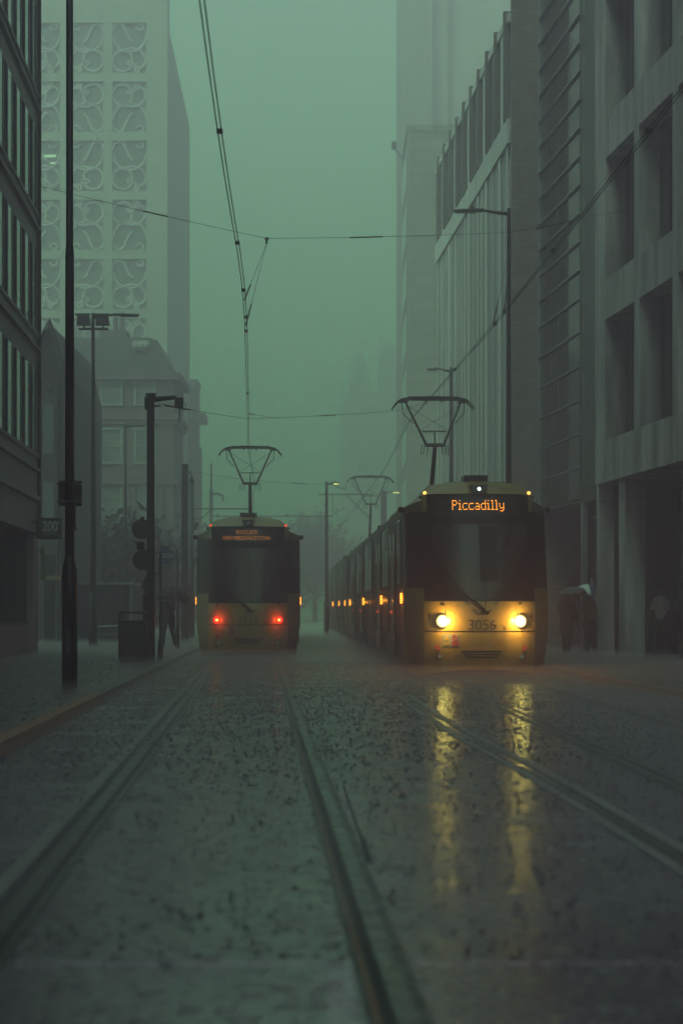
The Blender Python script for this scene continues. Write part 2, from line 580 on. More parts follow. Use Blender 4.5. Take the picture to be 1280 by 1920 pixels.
def xl_kerb(Y): return -2.9 - .0367 * (Y - 14.5)
def xr_kerb(Y):
    pts = [(-20, 9.6), (8, 6.35), (23.6, 4.72), (28, 4.29), (33, 3.98), (42, 3.66), (60, 3.1), (100, 1.95), (200, -1.2), (300, -4.4)]
    for (a, xa), (b, xb) in zip(pts, pts[1:]):
        if a <= Y <= b:
            return lerp(xa, xb, (Y - a) / (b - a))
    return pts[-1][1]
ysL = frange(-20, 300, 65)
kl = [(xl_kerb(y), y) for y in ysL]
mb = MB()
mb.grid(lambda u, v: (xl_kerb(v) - .15 - u, v, PAV), [0, 3, 8, 60], ysL, flip=True)
structure(mb.build('pavement', 'wet_paving'))
mb = MB()
mb.grid(lambda u, v: (xr_kerb(v) + .15 + u, v, PAV), [0, 3, 8, 60], ysL)
structure(mb.build('pavement', 'wet_paving'))
def kerb(xf, sgn, y0, y1, m):
    """kerb units with drain slots in the upstand near the camera"""
    mb = MB()
    y = y0
    while y < y1:
        L = .5 if y < 60 else 5.0
        a, b = y + .006, y + L - .006
        xa, xb = xf(a), xf(b)
        s = -1 if sgn < 0 else 1
        def hexa(u0, u1, z0, z1, ya, yb):
            q0, q1 = lerp(xa, xb, (ya - a) / (b - a)), lerp(xa, xb, (yb - a) / (b - a))
            vs = [(q0 + s * u0, ya, z0), (q0 + s * u1, ya, z0), (q1 + s * u1, yb, z0), (q1 + s * u0, yb, z0),
                  (q0 + s * u0, ya, z1), (q0 + s * u1, ya, z1), (q1 + s * u1, yb, z1), (q1 + s * u0, yb, z1)]
            mb.add(vs, [(3, 2, 1, 0), (4, 5, 6, 7), (0, 1, 5, 4), (1, 2, 6, 5), (2, 3, 7, 6), (3, 0, 4, 7)])
        if y < 45:
            hexa(.05, .16, -.02, PAV + .006, a, b)
            n = 4
            for i in range(n):            # teeth between the slots
                ya = lerp(a, b, (i + .0) / n)
                yb = lerp(a, b, (i + .58) / n)
                hexa(.0, .05, -.02, PAV - .03, ya, yb)
            hexa(.0, .05, PAV - .03, PAV + .004, a, b)
        else:
            hexa(.0, .16, -.02, PAV + .006, a, b)
        y += L
    return structure(mb.build('kerb', m))
kerb(xl_kerb, -1, -8, 23, 'kerb_rust')
kerb(xl_kerb, -1, 23, 290, 'kerb_stone')
kerb(xr_kerb, 1, 4, 30, 'kerb_rust')
kerb(xr_kerb, 1, 30, 290, 'kerb_stone')

# tracks ----------------------------------------------------------------
def xl_track(Y): return -.936 - .048 * (Y - 13.55)
def xr_track(Y): return 2.48 - .0335 * (Y - 31)
G2 = 1.435 / 2
def track_rail(label, path, inner, rust=False, pale=False):
    """grooved street rail: running head, groove, keeper and the mortar on both sides"""
    t = thing('tram_rail', label, 'rail', (path[0][0], path[0][1], 0))
    P = [(x - path[0][0], y - path[0][1]) for x, y in path]
    s = inner
    a = MB().ribbon(P, -.10, .10, .004)
    a.build('mortar_bed', 'mortar', t)
    if pale:
        MB().ribbon(P, -.21, -.13, .005).build('pale_edge', 'pale_strip', t)
        MB().ribbon(P, -.115, -.075, .006).build('outer_groove', 'rail_groove', t)
    h = MB().ribbon(P, s * -.055, s * .012, .010, .008)
    h.build('rail_head', 'rail_steel', t)
    g = MB().ribbon(P, s * .012, s * .058, .0075)
    g.build('rail_groove', 'rail_groove', t)
    k = MB().ribbon(P, s * .058, s * .082, .010, .008)
    k.build('rail_keeper', 'rail_rust' if rust else 'rail_steel', t)
    return t
tl = [(xl_track(y), y) for y in frange(1, 240, 60)]
tr = [(xr_track(y), y) for y in frange(1, 240, 60)]
track_rail('left rail of the track the red lit tram stands on, pale mortar along it', [(x - G2, y) for x, y in tl], 1, False, True)
track_rail('dark grooved rail with a rusty edge running up the middle of the road', [(x + G2, y) for x, y in tl], -1, True)
track_rail('rail running under the left headlight of the tram showing Piccadilly', [(x - G2, y) for x, y in tr], 1)
track_rail('rail running under the right headlight of the tram, near the right kerb', [(x + G2, y) for x, y in tr], -1, True)
# the third rail: a pair of pale strips curving out to the right
cp = [(1.95, 3.0), (1.87, 5), (1.72, 8.5), (1.5, 13), (1.21, 17.3), (1.02, 21.4), (.9, 25)]
def smooth_path(p, n):
    out = []
    for i in range(len(p) - 1):
        p0, p1, p2, p3 = p[max(i - 1, 0)], p[i], p[i + 1], p[min(i + 2, len(p) - 1)]
        for k in range(n):
            t = k / n
            out.append(tuple(.5 * (2 * b + (c - a) * t + (2 * a - 5 * b + 4 * c - d) * t * t + (3 * b - a - 3 * c + d) * t ** 3)
                             for a, b, c, d in zip(p0, p1, p2, p3)))
    return out + [p[-1]]
cpath = smooth_path(cp, 8)
t = thing('crossover_rail', 'pair of pale strips with a dark slot between, curving to the right picture edge', 'rail', (cpath[0][0], cpath[0][1], 0))
P = [(x - cpath[0][0], y - cpath[0][1]) for x, y in cpath]
MB().ribbon(P, -.13, -.055, .005).build('pale_edge', 'pale_strip', t)
MB().ribbon(P, .055, .13, .005).build('pale_edge', 'pale_strip', t)
MB().ribbon(P, -.05, .012, .010, .008).build('rail_head', 'rail_steel', t)
MB().ribbon(P, .012, .055, .0065).build('rail_groove', 'rail_groove', t)
mb = MB().ribbon([(.015, 12.2), (.045, 11.2), (.09, 9.9), (.12, 9.2)], -.007, .007, .0045)
mb.ribbon([(.115, 9.35), (.14, 8.5)], -.018, .018, .0055)
tag(mb.build('slot_drain', 'rail_groove'), 'short dark slot in the road just right of the rusty middle rail', 'drain')

# ------------------------------------------------------------------ trams
OUT = [(1.20, .05), (1.26, .40), (1.315, .80), (1.325, 1.1), (1.325, 1.63), (1.325, 2.3), (1.325, 3.03), (1.31, 3.14), (1.02, 3.24),
       (.99, 3.34), (.93, 3.44), (.80, 3.53), (.5, 3.585), (0, 3.6)]
TL = 28.4
def W(z):
    for (xa, za), (xb, zb) in zip(OUT, OUT[1:]):
        if za <= z <= zb:
            return lerp(xa, xb, (z - za) / (zb - za))
    return OUT[0][0] if z < OUT[0][1] else 0.0
def F(x, z):
    y = .95 * (abs(x) / 1.325) ** 3.4
    if z > 1.30: y += .24 * (min(z, 3.34) - 1.30)
    if z > 3.34: y += 1.9 * (z - 3.34)
    if z < .85: y += .35 * (.85 - z) ** 2
    return y
def front_patch(mb, x0, x1, z0, z1, nx, nz, off=0.0, tip=False):
    """x0, x1 may exceed the body: clamped to its width; tip mirrors the patch to the far end"""
    xs, zs = frange(x0, x1, nx), frange(z0, z1, nz)
    def fn(u, v):
        wv = W(v)
        x = max(-wv, min(wv, u))
        y = F(x, v) - off
        return (-x, TL - y, v) if tip else (x, y, v)
    return mb.grid(fn, xs, zs)
def side_patch(mb, z0, z1, y0, y1, off=0.0, nose=0, sides=(-1, 1)):
    """both side walls between heights z0 and z1; y0 None follows the nose"""
    zs = sorted({z0, z1} | {z for _, z in OUT if z0 < z < z1})
    for s in sides:
        def fn(u, v):
            x = W(v) + off
            a = F(W(v), v) if y0 is None else y0
            b = TL - F(W(v), v) if y1 is None else y1
            return (s * x, lerp(a, b, u), v)
        mb.grid(fn, [0, .5, 1], zs, flip=(s > 0))
    return mb
def roof_patch(mb, y0, y1, k0=7):
    prof = OUT[k0:]
    full = [(-x, z) for x, z in prof] + [(x, z) for x, z in prof[:-1][::-1]]
    def fn(u, v):
        x, z = full[int(u)]
        a = F(x, z) if y0 is None else y0
        b = TL - F(x, z) if y1 is None else y1
        return (x, lerp(a, b, v), z)
    return mb.grid(fn, list(range(len(full))), [0, .5, 1])
FONT = {
 'P': ["11110","10001","10001","11110","10000","10000","10000"], 'i': ["010","000","110","010","010","010","111"],
 'c': ["00000","00000","01111","10000","10000","10000","01111"], 'a': ["00000","00000","01110","00001","01111","10001","01111"],
 'd': ["00001","00001","01111","10001","10001","10001","01111"], 'l': ["110","010","010","010","010","010","111"],
 'y': ["00000","00000","10001","10001","10001","01111","00001","01110"],
 'E': ["11111","10000","11110","10000","10000","10000","11111"], 'C': ["01111","10000","10000","10000","10000","10000","01111"],
 'L': ["10000"]*6+["11111"], 'S': ["01111","10000","01110","00001","00001","00001","11110"],
 'V': ["10001","10001","10001","10001","01010","01010","00100"], 'I': ["111","010","010","010","010","010","111"],
 'A': ["01110","10001","10001","11111","10001","10001","10001"], 'M': ["10001","11011","10101","10101","10001","10001","10001"],
 'D': ["11110","10001","10001","10001","10001","10001","11110"], 'T': ["11111"]+["00100"]*6, 'Y': ["10001","10001","01010","00100","00100","00100","00100"],
 'U': ["10001"]*6+["01110"], 'K': ["10001","10010","11100","10010","10010","10001","10001"], ' ': ["00"]*7 }
def led_text(mb, body, xc, ztop, px, pz, dx, dz, off):
    wid = sum(len(FONT[c][0]) + 1 for c in body) - 1
    x = xc - wid * px / 2
    for c in body:
        for r, row in enumerate(FONT[c]):
            for k, b in enumerate(row):
                if b == '1':
                    cx, cz = x + (k + .5) * px, ztop - (r + .5) * pz
                    y = F(cx, cz) - off
                    mb.box(cx - dx / 2, cx + dx / 2, y - .004, y, cz - dz / 2, cz + dz / 2)
        x += (len(FONT[c][0]) + 1) * px

def make_tram(label, loc, rz, group, front=True, number=None, rows=(), lit=True, lift=0.0):
    t = thing('tram', label, 'tram', loc, rz, group)
    # ---- front skin
    mb = MB()
    xs = frange(-1.0, 1.0, 25)
    zs = frange(0, 1, 14)
    mb.grid(lambda u, v: (u, F(u, lerp(.17 - .10 * u * u, 1.39, v)), lerp(.17 - .10 * u * u, 1.39, v)), xs, zs)
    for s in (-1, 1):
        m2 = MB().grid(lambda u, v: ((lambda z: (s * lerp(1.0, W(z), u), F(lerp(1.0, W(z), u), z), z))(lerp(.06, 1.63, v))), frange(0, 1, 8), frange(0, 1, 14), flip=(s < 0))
        m2.build('corner_panel', 'tram_yellow_shaded', t, True)
    mb.build('front_panel', 'tram_yellow', t, True)
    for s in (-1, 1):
        side_patch(MB(), .06, 1.63, None, 1.75, sides=(s,)).build('cab_side', 'tram_yellow_shaded', t, True)
    mb = MB()
    front_patch(mb, -1.0, 1.0, 1.39, 1.63, 25, 4)
    front_patch(mb, -1.4, 1.4, 1.63, 3.03, 41, 12)
    front_patch(mb, -.93, .93, 3.03, 3.34, 25, 5)
    mb.build('front_mask', 'tram_mask', t, True)
    for s in (-1, 1):
        side_patch(MB(), 1.63, 3.03, None, 1.75, sides=(s,)).build('cab_window', 'tram_mask', t, True)
    mb = MB()
    for s in (-1, 1):
        mb.grid(lambda u, v: (s * u, F(u, v), v), frange(.93, 1.0, 3), frange(3.03, 3.24, 4), flip=(s < 0))
        mb.grid(lambda u, v: (s * lerp(.93, max(.94, W(v)), u), F(lerp(.93, max(.94, W(v)), u), v), v), [0, .5, 1], frange(3.24, 3.34, 3), flip=(s < 0))
    front_patch(mb, -1.0, 1.0, 3.34, 3.6, 29, 9)
    mb.build('roof_header', 'tram_header', t, True)
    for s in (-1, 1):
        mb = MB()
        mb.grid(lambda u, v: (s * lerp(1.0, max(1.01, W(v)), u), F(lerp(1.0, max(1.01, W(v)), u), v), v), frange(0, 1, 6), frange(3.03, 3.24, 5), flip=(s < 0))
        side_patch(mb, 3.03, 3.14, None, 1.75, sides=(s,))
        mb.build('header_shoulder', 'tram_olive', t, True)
    roof_patch(MB(), None, 2.6).build('cab_roof', 'tram_header', t, True)
    # ---- windscreen: funnel shaped clear pane proud of the black mask
    mb = MB()
    def half(z):
        return lerp(.16, .86, min(1, max(0, (z - 1.42) / 1.0)) ** .75)
    mb.grid(lambda u, v: (u * half(v), F(u * half(v), v) - .008, v), frange(-1, 1, 15), frange(1.42, 2.78, 12))
    ws = mb.build('windscreen', 'windscreen_glass', t, True)
    if front:                                          # blind half drawn behind the glass, cab pillar
        mb = MB()
        mb.grid(lambda u, v: (lerp(-.02, .30, u), F(lerp(-.02, .3, u), v) - .0095, v), [0, .5, 1], frange(1.75, 2.74, 5))
        mb.build('sun_blind', 'tram_mask', ws, True)
    # ---- destination display
    mb = MB()
    front_patch(mb, -.80, .72, 2.93, 3.28, 15, 4, .008)
    dp = mb.build('destination_display', 'dark_panel', t, True)
    if rows:
        mb = MB()
        for (body, xc, zt, px, pz) in rows:
            led_text(mb, body, xc, zt, px, pz, px * (.78 if front else .62), pz * (.5 if front else .42), .012)
        mb.build('destination_text', 'led_orange' if front else 'led_orange_dim', dp)
    # ---- panel seams, V notch, grille, number, stickers
    mb = MB()
    for i in range(24):
        xa, xb = lerp(-1.0, 1.0, i / 24), lerp(-1.0, 1.0, (i + 1) / 24)
        ya, yb = F(xa, .85) - .004, F(xb, .85) - .004
        mb.add([(xa, ya, .842), (xb, yb, .842), (xb, yb, .862), (xa, ya, .862)], [(0, 1, 2, 3)])
    mb.build('panel_seam', 'seam', t)
    mb = MB()
    def fp(x, z, o=.006): return (x, F(x, z) - o, z)
    mb.tube([fp(-.31, 1.39), fp(-.09, 1.155), fp(.09, 1.155), fp(.31, 1.39)], .007, 5)
    mb.build('notch_trim', 'seam', t)
    mb = MB()
    mb.tube([fp(-.24, 1.42, .03), fp(.04, 1.20, .05)], .022, 6)
    mb.tube([fp(-.16, 1.43, .03), fp(.06, 1.22, .05)], .018, 6)
    mb.tube([fp(.05, 1.2, .05), fp(.09, 1.6, .03), fp(.02, 2.55, .03)], .006, 5)
    mb.tube([fp(.04, 1.5, .03), fp(-.02, 2.75, .02)], .006, 5)
    mb.box(-.02, .12, F(0, 1.2) - .055, F(0, 1.2) - .01, 1.165, 1.22)
    mb.build('wiper', 'rubber', t)
    mb = MB()
    def fbar(mb, x0, x1, z0, z1, off, n=9):
        xs_ = frange(x0, x1, n)
        mb.grid(lambda u, v: (u, F(u, v) - off, v), xs_, [z0, z1])
        mb.grid(lambda u, v: (u, F(u, z0) - off * v, z0), xs_, [0, 1])
        mb.grid(lambda u, v: (u, F(u, z1) - off * (1 - v), z1), xs_, [0, 1])
    for k, z in enumerate((.515, .465, .415, .365)):
        hw = .37 - .035 * k
        fbar(mb, -hw, hw, z - .010, z + .010, .022)
    mb.build('grille', 'tram_yellow', t)
    mb = MB()
    for k, z in enumerate((.49, .44, .39)):
        hw = .36 - .035 * k
        fbar(mb, -hw, hw, z - .014, z + .014, .004)
    mb.build('grille_gap', 'seam', t)
    if number:
        vs, fs = text_verts(number, .265)
        o = MB().add([(x, F(x, 1.0 + y * 1.0) - .006, .96 + y) for x, y, _ in vs], [f for f in fs])
        vs, fs = text_verts('B' if front else 'A', .10)
        o.build('fleet_number', 'number_ink', t)
        MB().add([(x + .41, F(.4, 1.0) - .006, .90 + y) for x, y, _ in vs], fs).build('fleet_letter', 'number_ink', t)
    x0 = -.70 if front else -.62
    mb = MB()
    fbar(mb, x0, x0 + .30, .58, .80, .006)
    st = mb.build('warning_sticker', 'sticker_white', t)
    mb = MB()
    mb.add([fp(x0 + .02, .69, .009), fp(x0 + .13, .69, .009), fp(x0 + .075, .785, .009)], [(0, 1, 2)])
    fbar(mb, x0 + .02, x0 + .13, .605, .66, .009, 4)
    mb.build('warning_triangle', 'sticker_yellow', st)
    mb = MB()
    n = 16
    ring = [fp(x0 + .22 + .052 * math.cos(2 * math.pi * k / n), .735 + .052 * math.sin(2 * math.pi * k / n), .009) for k in range(n)]
    inn = [fp(x0 + .22 + .034 * math.cos(2 * math.pi * k / n), .735 + .034 * math.sin(2 * math.pi * k / n), .009) for k in range(n)]
    mb.add(ring + inn, [(k, (k + 1) % n, n + (k + 1) % n, n + k) for k in range(n)])
    mb.add([fp(x0 + .19, .77, .0095), fp(x0 + .2, .778, .0095), fp(x0 + .25, .70, .0095), fp(x0 + .24, .692, .0095)], [(0, 1, 2, 3)])
    fbar(mb, x0 + .165, x0 + .28, .595, .67, .009, 4)
    mb.build('prohibition_mark', 'sticker_red', st)
    for s in (-1, 1):
        # lamp cluster with its dark lens triangle
        def tri(o):
            pts = [(s * .56, 1.00), (s * .97, 1.00), (s * .97, 1.12), (s * .80, 1.36), (s * .74, 1.36)] if not front else \
                  [(s * .62, 1.10), (s * .93, 1.08), (s * .93, 1.15), (s * .72, 1.36), (s * .67, 1.36)]
            return [(x, F(x, z) - o, z) for x, z in pts]
        q = tri(.007)
        MB().add(q, [tuple(range(5)) if s > 0 else tuple(range(4, -1, -1))]).build('lamp_cluster', 'lens_dark_red' if not front else 'seam', t)
        hx, hz = s * (.69 if front else .80), 1.035 if front else .99
        hy = F(hx, hz)
        if front:
            mb = MB().disc_y((hx, hy - .03, hz), .125, .05)
            h = mb.build('headlight', 'chrome', t)
            mb = MB().ell((hx, hy - .032, hz), (.098, .03, .098), 16, 10)
            mb.build('headlight_lens', 'headlight', h, True)
            if lit:
                ld = bpy.data.lights.new('headlight_lamp', 'POINT')
                ld.energy = 14
                ld.color = (1, .54, .15)
                ld.shadow_soft_size = .05
                lo = bpy.data.objects.new('headlight_lamp', ld)
                C.objects.link(lo)
                lo.parent = t
                lo.location = (hx, hy - .20, hz)
        else:
            mb = MB().disc_y((hx - s * .02, hy - .03, hz - .02), .085, .05)
            h = mb.build('tail_light', 'tail_light', t)
            mb = MB().ell((hx - s * .02, hy - .034, hz - .02), (.028, .02, .028), 14, 8)
            mb.build('tail_light_core', 'tail_core', h, True)
            if lit:
                ld = bpy.data.lights.new('tail_lamp', 'POINT')
                ld.energy = 2.0
                ld.color = (1, .06, .02)
                ld.shadow_soft_size = .05
                lo = bpy.data.objects.new('tail_lamp', ld)
                C.objects.link(lo)
                lo.parent = t
                lo.location = (hx, hy - .18, hz - .02)
        rx = s * .77
        MB().disc_y((rx, F(rx, .56) - .012, .56), .05, .03).build('reflector', 'reflector_red', t)
        f = MB().disc_y((s * .74, F(.74, .40) - .012, .40), .048, .03).build('fog_lamp', 'seam', t)
        MB().disc_y((s * .74, F(.74, .40) - .018, .40), .033, .03).build('fog_lens', 'chrome', f)
        # marker lights on the roof arch + knobs at the shoulders
        mx = s * .955
        m_ = MB().ell((mx, F(.93, 3.36) + .02, 3.375), (.032, .03, .032), 10, 6).build('marker_light', 'marker_amber' if front else 'marker_red', t, True)
        MB().ell((s * 1.03, F(1.0, 3.28) + .05, 3.30), (.03, .04, .03), 10, 6).build('marker_housing', 'rubber', t, True)
        MB().ell((s * 1.36, 1.28, 3.09), (.06, .07, .06), 12, 8).build('corner_camera', 'rubber', t, True)
    # top centre housing with white light
    mb = MB()
    q = [(-.16, 3.50), (.16, 3.50), (.10, 3.35), (-.10, 3.35)]
    yy = F(0, 3.34) - .03
    mb.add([(x, yy, z) for x, z in q] + [(x, F(0, z) + .1, z) for x, z in q],
           [(0, 1, 2, 3)[::-1], (0, 4, 5, 1), (1, 5, 6, 2), (2, 6, 7, 3), (3, 7, 4, 0)])
    hs_ = mb.build('top_lamp_housing', 'grey_metal', t)
    MB().disc_y((0, yy - .012, 3.425), .030, .02, 14).build('top_lamp_lens', 'led_white' if front else 'chrome', hs_)
    mb = MB().box(-.18, .18, 1.0, 1.6, 3.58, 3.70)
    for k in range(9):
        mb.box(-.21 + k * .05, -.18 + k * .05, .98, 1.62, 3.60, 3.715)
    mb.build('roof_vent', 'black_paint', t)
    # ---- body sections
    secs = [(1.75, 11.6), (12.1, 16.3), (16.8, 26.65)]
    for a, b in secs:
        mb = MB()
        side_patch(mb, .12, 3.03, a, b)
        side_patch(mb, 3.03, 3.14, a, b)
        for yy in (a, b):
            prof = [(-x, z) for x, z in OUT] + [(x, z) for x, z in OUT[:-1][::-1]]
            mb.add([(x * .999, yy, z) for x, z in prof], [tuple(range(len(prof)))])
        s_ = mb.build('body_section', 'tram_side', t)
        roof_patch(MB(), max(a, 2.6), b).build('roof_panel', 'tram_roof', t, True)
    mb = MB()
    for a, b in ((11.6, 12.1), (16.3, 16.8)):
        for k in range(5):
            ya, yb = lerp(a, b, k / 5 + .02), lerp(a, b, (k + 1) / 5 - .02)
            mb.box(-1.2, 1.2, ya, yb, .4, 3.3)
    for k in range(2):
        a, b = ((11.6, 12.1), (16.3, 16.8))[k]
        m2 = MB()
        for j in range(5):
            m2.box(-1.2, 1.2, lerp(a, b, j / 5 + .02), lerp(a, b, (j + 1) / 5 - .02), .4, 3.3)
        m2.build('gangway_bellows', 'rubber', t)
    # far end
    mb = MB()
    front_patch(mb, -1.4, 1.4, .22, 1.5, 31, 8, tip=True)
    side_patch(mb, .2, 1.63, 26.65, None)
    mb.build('rear_panel', 'tram_yellow', t, True)
    mb = MB()
    front_patch(mb, -1.4, 1.4, 1.5, 3.6, 31, 14, tip=True)
    side_patch(mb, 1.63, 3.14, 26.65, None)
    roof_patch(mb, 26.65, None)
    mb.build('rear_mask', 'tram_mask', t, True)
    # side windows and doors (both sides)
    for s in (-1, 1):
        def sbox(mb, y0, y1, z0, z1, o0, o1):
            mb.box(s * (1.325 + o0), s * (1.325 + o1), y0, y1, z0, z1)
        for (y0, y1, hop) in ((1.95, 2.9, 1), (5.3, 6.5, 1), (6.6, 7.8, 0), (12.5, 14.1, 1), (14.3, 15.9, 0), (18.3, 19.5, 1), (19.6, 21, 1), (24.6, 25.8, 1)):
            mb = MB()
            sbox(mb, y0, y1, 1.72, 2.95, -.01, .012)
            wdw = mb.build('side_window', 'tram_glass', t)
            if hop:
                mb = MB()
                sbox(mb, y0 + .05, y1 - .05, 2.50, 2.53, .012, .03)
                sbox(mb, y0 + .05, y1 - .05, 2.88, 2.91, .012, .03)
                sbox(mb, (y0 + y1) / 2 - .012, (y0 + y1) / 2 + .012, 2.53, 2.88, .012, .028)
                mb.build('hopper_frame', 'pale_metal', wdw)
        for y0 in (3.1, 8.2, 17.0 - .1, 22.3):
            for k in range(2):
                a = y0 + k * 1.0
                mb = MB()
                sbox(mb, a + .02, a + .98, .35, 2.95, -.01, .02)
                d = mb.build('door', 'tram_side', t, bevel=.01)
                mb = MB()
                sbox(mb, a + .2, a + .80, .62, 2.75, .02, .026)
                mb.build('door_window', 'tram_glass', d)
                mb = MB()
                sbox(mb, a + (.03 if k == 0 else .90), a + (.09 if k == 0 else .97), .75, 2.3, .022, .05)
                mb.build('door_rail', 'grey_metal', d)
            mb = MB()
            sbox(mb, y0 + .9, y0 + 1.1, 1.16, 1.22, .02, .055)
            mb.build('door_light', 'door_red' if lit else 'reflector_red', t)
        for y0 in (1.42, 8.0, 17.0 - .3, 26.3):
            mb = MB()
            for k in range(5):
                sbox(mb, y0, y0 + .10, 1.36 + k * .04, 1.385 + k * .04, -.01, .035)
            o_ = mb.build('side_indicator', 'amber_light', t)
            ld = bpy.data.lights.new('indicator_lamp', 'POINT')
            ld.energy = 1.0
            ld.color = (1, .27, .02)
            ld.shadow_soft_size = .03
            if lit and (s < 0 or y0 < 2):
                lo = bpy.data.objects.new('indicator_lamp', ld)
                C.objects.link(lo)
                lo.parent = t
                lo.location = (s * 1.47, y0, 1.44)
    # underframe and bogies
    MB().box(-1.0, 1.0, .75, TL - .75, .05, .5).build('underframe', 'rubber', t)
    for yc in (3.9, 14.2, 24.5):
        mb = MB().box(-1.1, 1.1, yc - 1.3, yc + 1.3, .15, .55)
        bg_ = mb.build('bogie', 'rubber', t)
        for wy in (-.9, .9):
            for s in (-1, 1):
                m2 = MB().lathe([(.30, -.06), (.33, -.05), (.33, .05), (.30, .06)], 20)
                m2.v = [(s * .7175 + z, yc + wy + x, .33 + y) for x, y, z in m2.v]
                m2.build('wheel', 'rail_steel', bg_)
    # roof equipment
    for (a, b, hw, h) in ((4.2, 6.4, .62, .16), (12.6, 15.6, .7, .14), (19, 22, .62, .16)):
        MB().box(-hw, hw, a, b, 3.52, 3.6 + h).build('roof_box', 'tram_roof', t, bevel=.04)
    # pantograph
    py = 9.5
    base = MB().box(-.5, .5, py + .2, py + 1.7, 3.58, 3.70)
    for s in (-1, 1):
        for yy in (.3, 1.5):
            base.lathe([(.05, 3.55), (.07, 3.62), (.05, 3.7), (.05, 3.74)], 10, (s * .42, py + yy))
    pg = base.build('pantograph', 'black_paint', t)
    MB().tube([(0, py + 1.4, 3.72), (0, py + .0, 5.04 + lift)], [.062, .05], 10).build('lower_arm', 'black_paint', pg)
    mb = MB().tube([(-.22, py, 5.08), (.22, py, 5.08)], .045, 8)
    for s in (-1, 1):
        mb.tube([(s * .20, py, 5.08), (s * .66, py + .55, 6.16)], [.033, .022], 8)
        mb.tube([(s * .74, py + .5, 6.12), (s * .72, py + .43, 5.86), (s * .50, py + .28, 5.62)], .012, 6)
    mb.tube([(-.29, py + .18, 5.42), (.29, py + .18, 5.42)], .018, 6)
    mb.tube([(0, py + .18, 5.42), (0, py, 5.1)], .016, 6)
    mb.tube([(-.60, py + .5, 6.05), (.30, py + .18, 5.45)], .006, 5)
    mb.tube([(.60, py + .5, 6.05), (-.30, py + .18, 5.45)], .006, 5)
    mb.build('upper_arm', 'black_paint', pg, loc=(0, 0, lift))
    mb = MB()
    for dy in (-.16, .16):
        pts = []
        for k in range(25):
            u = lerp(-1, 1, k / 24)
            a = abs(u)
            z = 6.22 + .035 * (1 - (min(a, .66) / .66) ** 2)
            if a > .66:
                z -= .24 * ((a - .66) / .34) ** 2.2
            pts.append((u * .97, py + .55 + dy, z))
        mb.tube(pts, .02, 6)
        mb.box(-.6, .6, py + .53 + dy, py + .57 + dy, 6.20, 6.262)
    for s in (-1, 1):
        mb.box(s * .60, s * .78, py + .37, py + .73, 6.14, 6.19)
        mb.box(s * .19 - .015, s * .19 + .015, py + .4, py + .43, 6.12, 6.2)
    mb.build('collector_head', 'black_paint', pg, loc=(0, 0, lift))
    mb = MB()
    for x in (-.24, -.16, .16, .24, -.30, .30):
        pts = []
        for k in range(9):
            tt = k / 8
            pts.append((x + .03 * math.sin(math.pi * tt) * (1 if x > 0 else -1), py + .12 * tt, 5.08 - (.20 + .1 * abs(x)) * math.sin(math.pi * tt)))
        mb.tube(pts, .007, 5)
    mb.build('shunt_cable', 'cable', pg, loc=(0, 0, lift))
    return t

RT = math.atan(.0335)
LT = math.atan(.048)
GT = 'two car trams running in the rain'
make_tram('yellow and black tram with bright headlights, showing Piccadilly and number 3056', (xr_track(30.4), 30.4, 0), RT, GT, True, '3056',
          [('Piccadilly', -.02, 3.225, .0185, .0265)])
Y2 = 31 + 28.95 * math.cos(RT)
make_tram('second tram coupled behind the one showing Piccadilly, fading into the mist', (xr_track(Y2), Y2, 0), RT, GT, True, None, (), lit=False, lift=.42)
make_tram('yellow and black tram with two red tail lights, showing Eccles via MediaCityUK', (xl_track(42.7), 42.7, 0), LT, GT, False, '3116',
          [('ECCLES', -.04, 3.235, .0150, .0130), ('VIA MEDIACITYUK', -.04, 3.085, .0150, .0130)])

# ------------------------------------------------------------------ left office block (facade local x runs away from the camera, outward is -y)
def facade(name, label, P0, P1, group=None, cat='building'):
    d = Vector((P1[0] - P0[0], P1[1] - P0[1]))
    return thing(name, label, cat, (P0[0], P0[1], 0), math.atan2(d.y, d.x), group), d.length
LX = lambda Y: -7.42 - .053 * (Y - 41.8)
t, L = facade('office_building', 'dark office block with rows of narrow strip windows above a corner shop', (LX(-28), -28), (LX(41.8), 41.8))  # unseen rear length and extra height added to shade the near haze
mb = MB()
mb.box(0, L, .45, 14, 3.9, 46)                        # core
S0, ST = 5.0, 2.93                                    # first sill, storey
nst = 10
mb.box(0, L, 0, .45, 3.30, S0)
for k in range(nst):
    z = S0 + k * ST
    mb.box(0, L, 0, .45, z + 2.03, z + ST if k < nst - 1 else 46)
mb.box(L - .35, L, .001, .45, S0, S0 + nst * ST)
mb.box(0, L - .3, -.10, 0, 3.86, 3.98)
mb.box(0, L + .001, .46, 12, 0.1, 3.9)
mb.build('wall', 'office_stone', t)
mb = MB()
for k in range(nst + 1):
    z = S0 + k * ST
    mb.box(0, L, -.09, .0, z - .42, z - .36)
    mb.box(0, L, -.05, .0, z - .07, z)
mb.build('string_course', 'office_stone', t)
wcount = 0
for k in range(nst):
    z = S0 + k * ST
    near = 6 if k < 4 else 3
    x = L - .4
    i = 0
    while x > L - 13:
        mb = MB().box(x - .64, x, .0, .24, z, z + 2.03)
        wn = mb.build('window', 'glass_pale', t)
        x -= .64
        mb = MB().box(x - .12, x, -.012, .24, z, z + 2.03)
        mb.box(x - .76, x - .64, -.012, .24, z, z + 2.03)
        mb.box(x - .64, x - .12, .05, .24, z, z + 2.03)
        mb.build('mullion', 'dark_panel', wn)
        x -= .76
        i += 1
mb = MB().box(0, L - 13.5, .2, .24, S0, S0 + nst * ST).build('window', 'glass_dark', t)
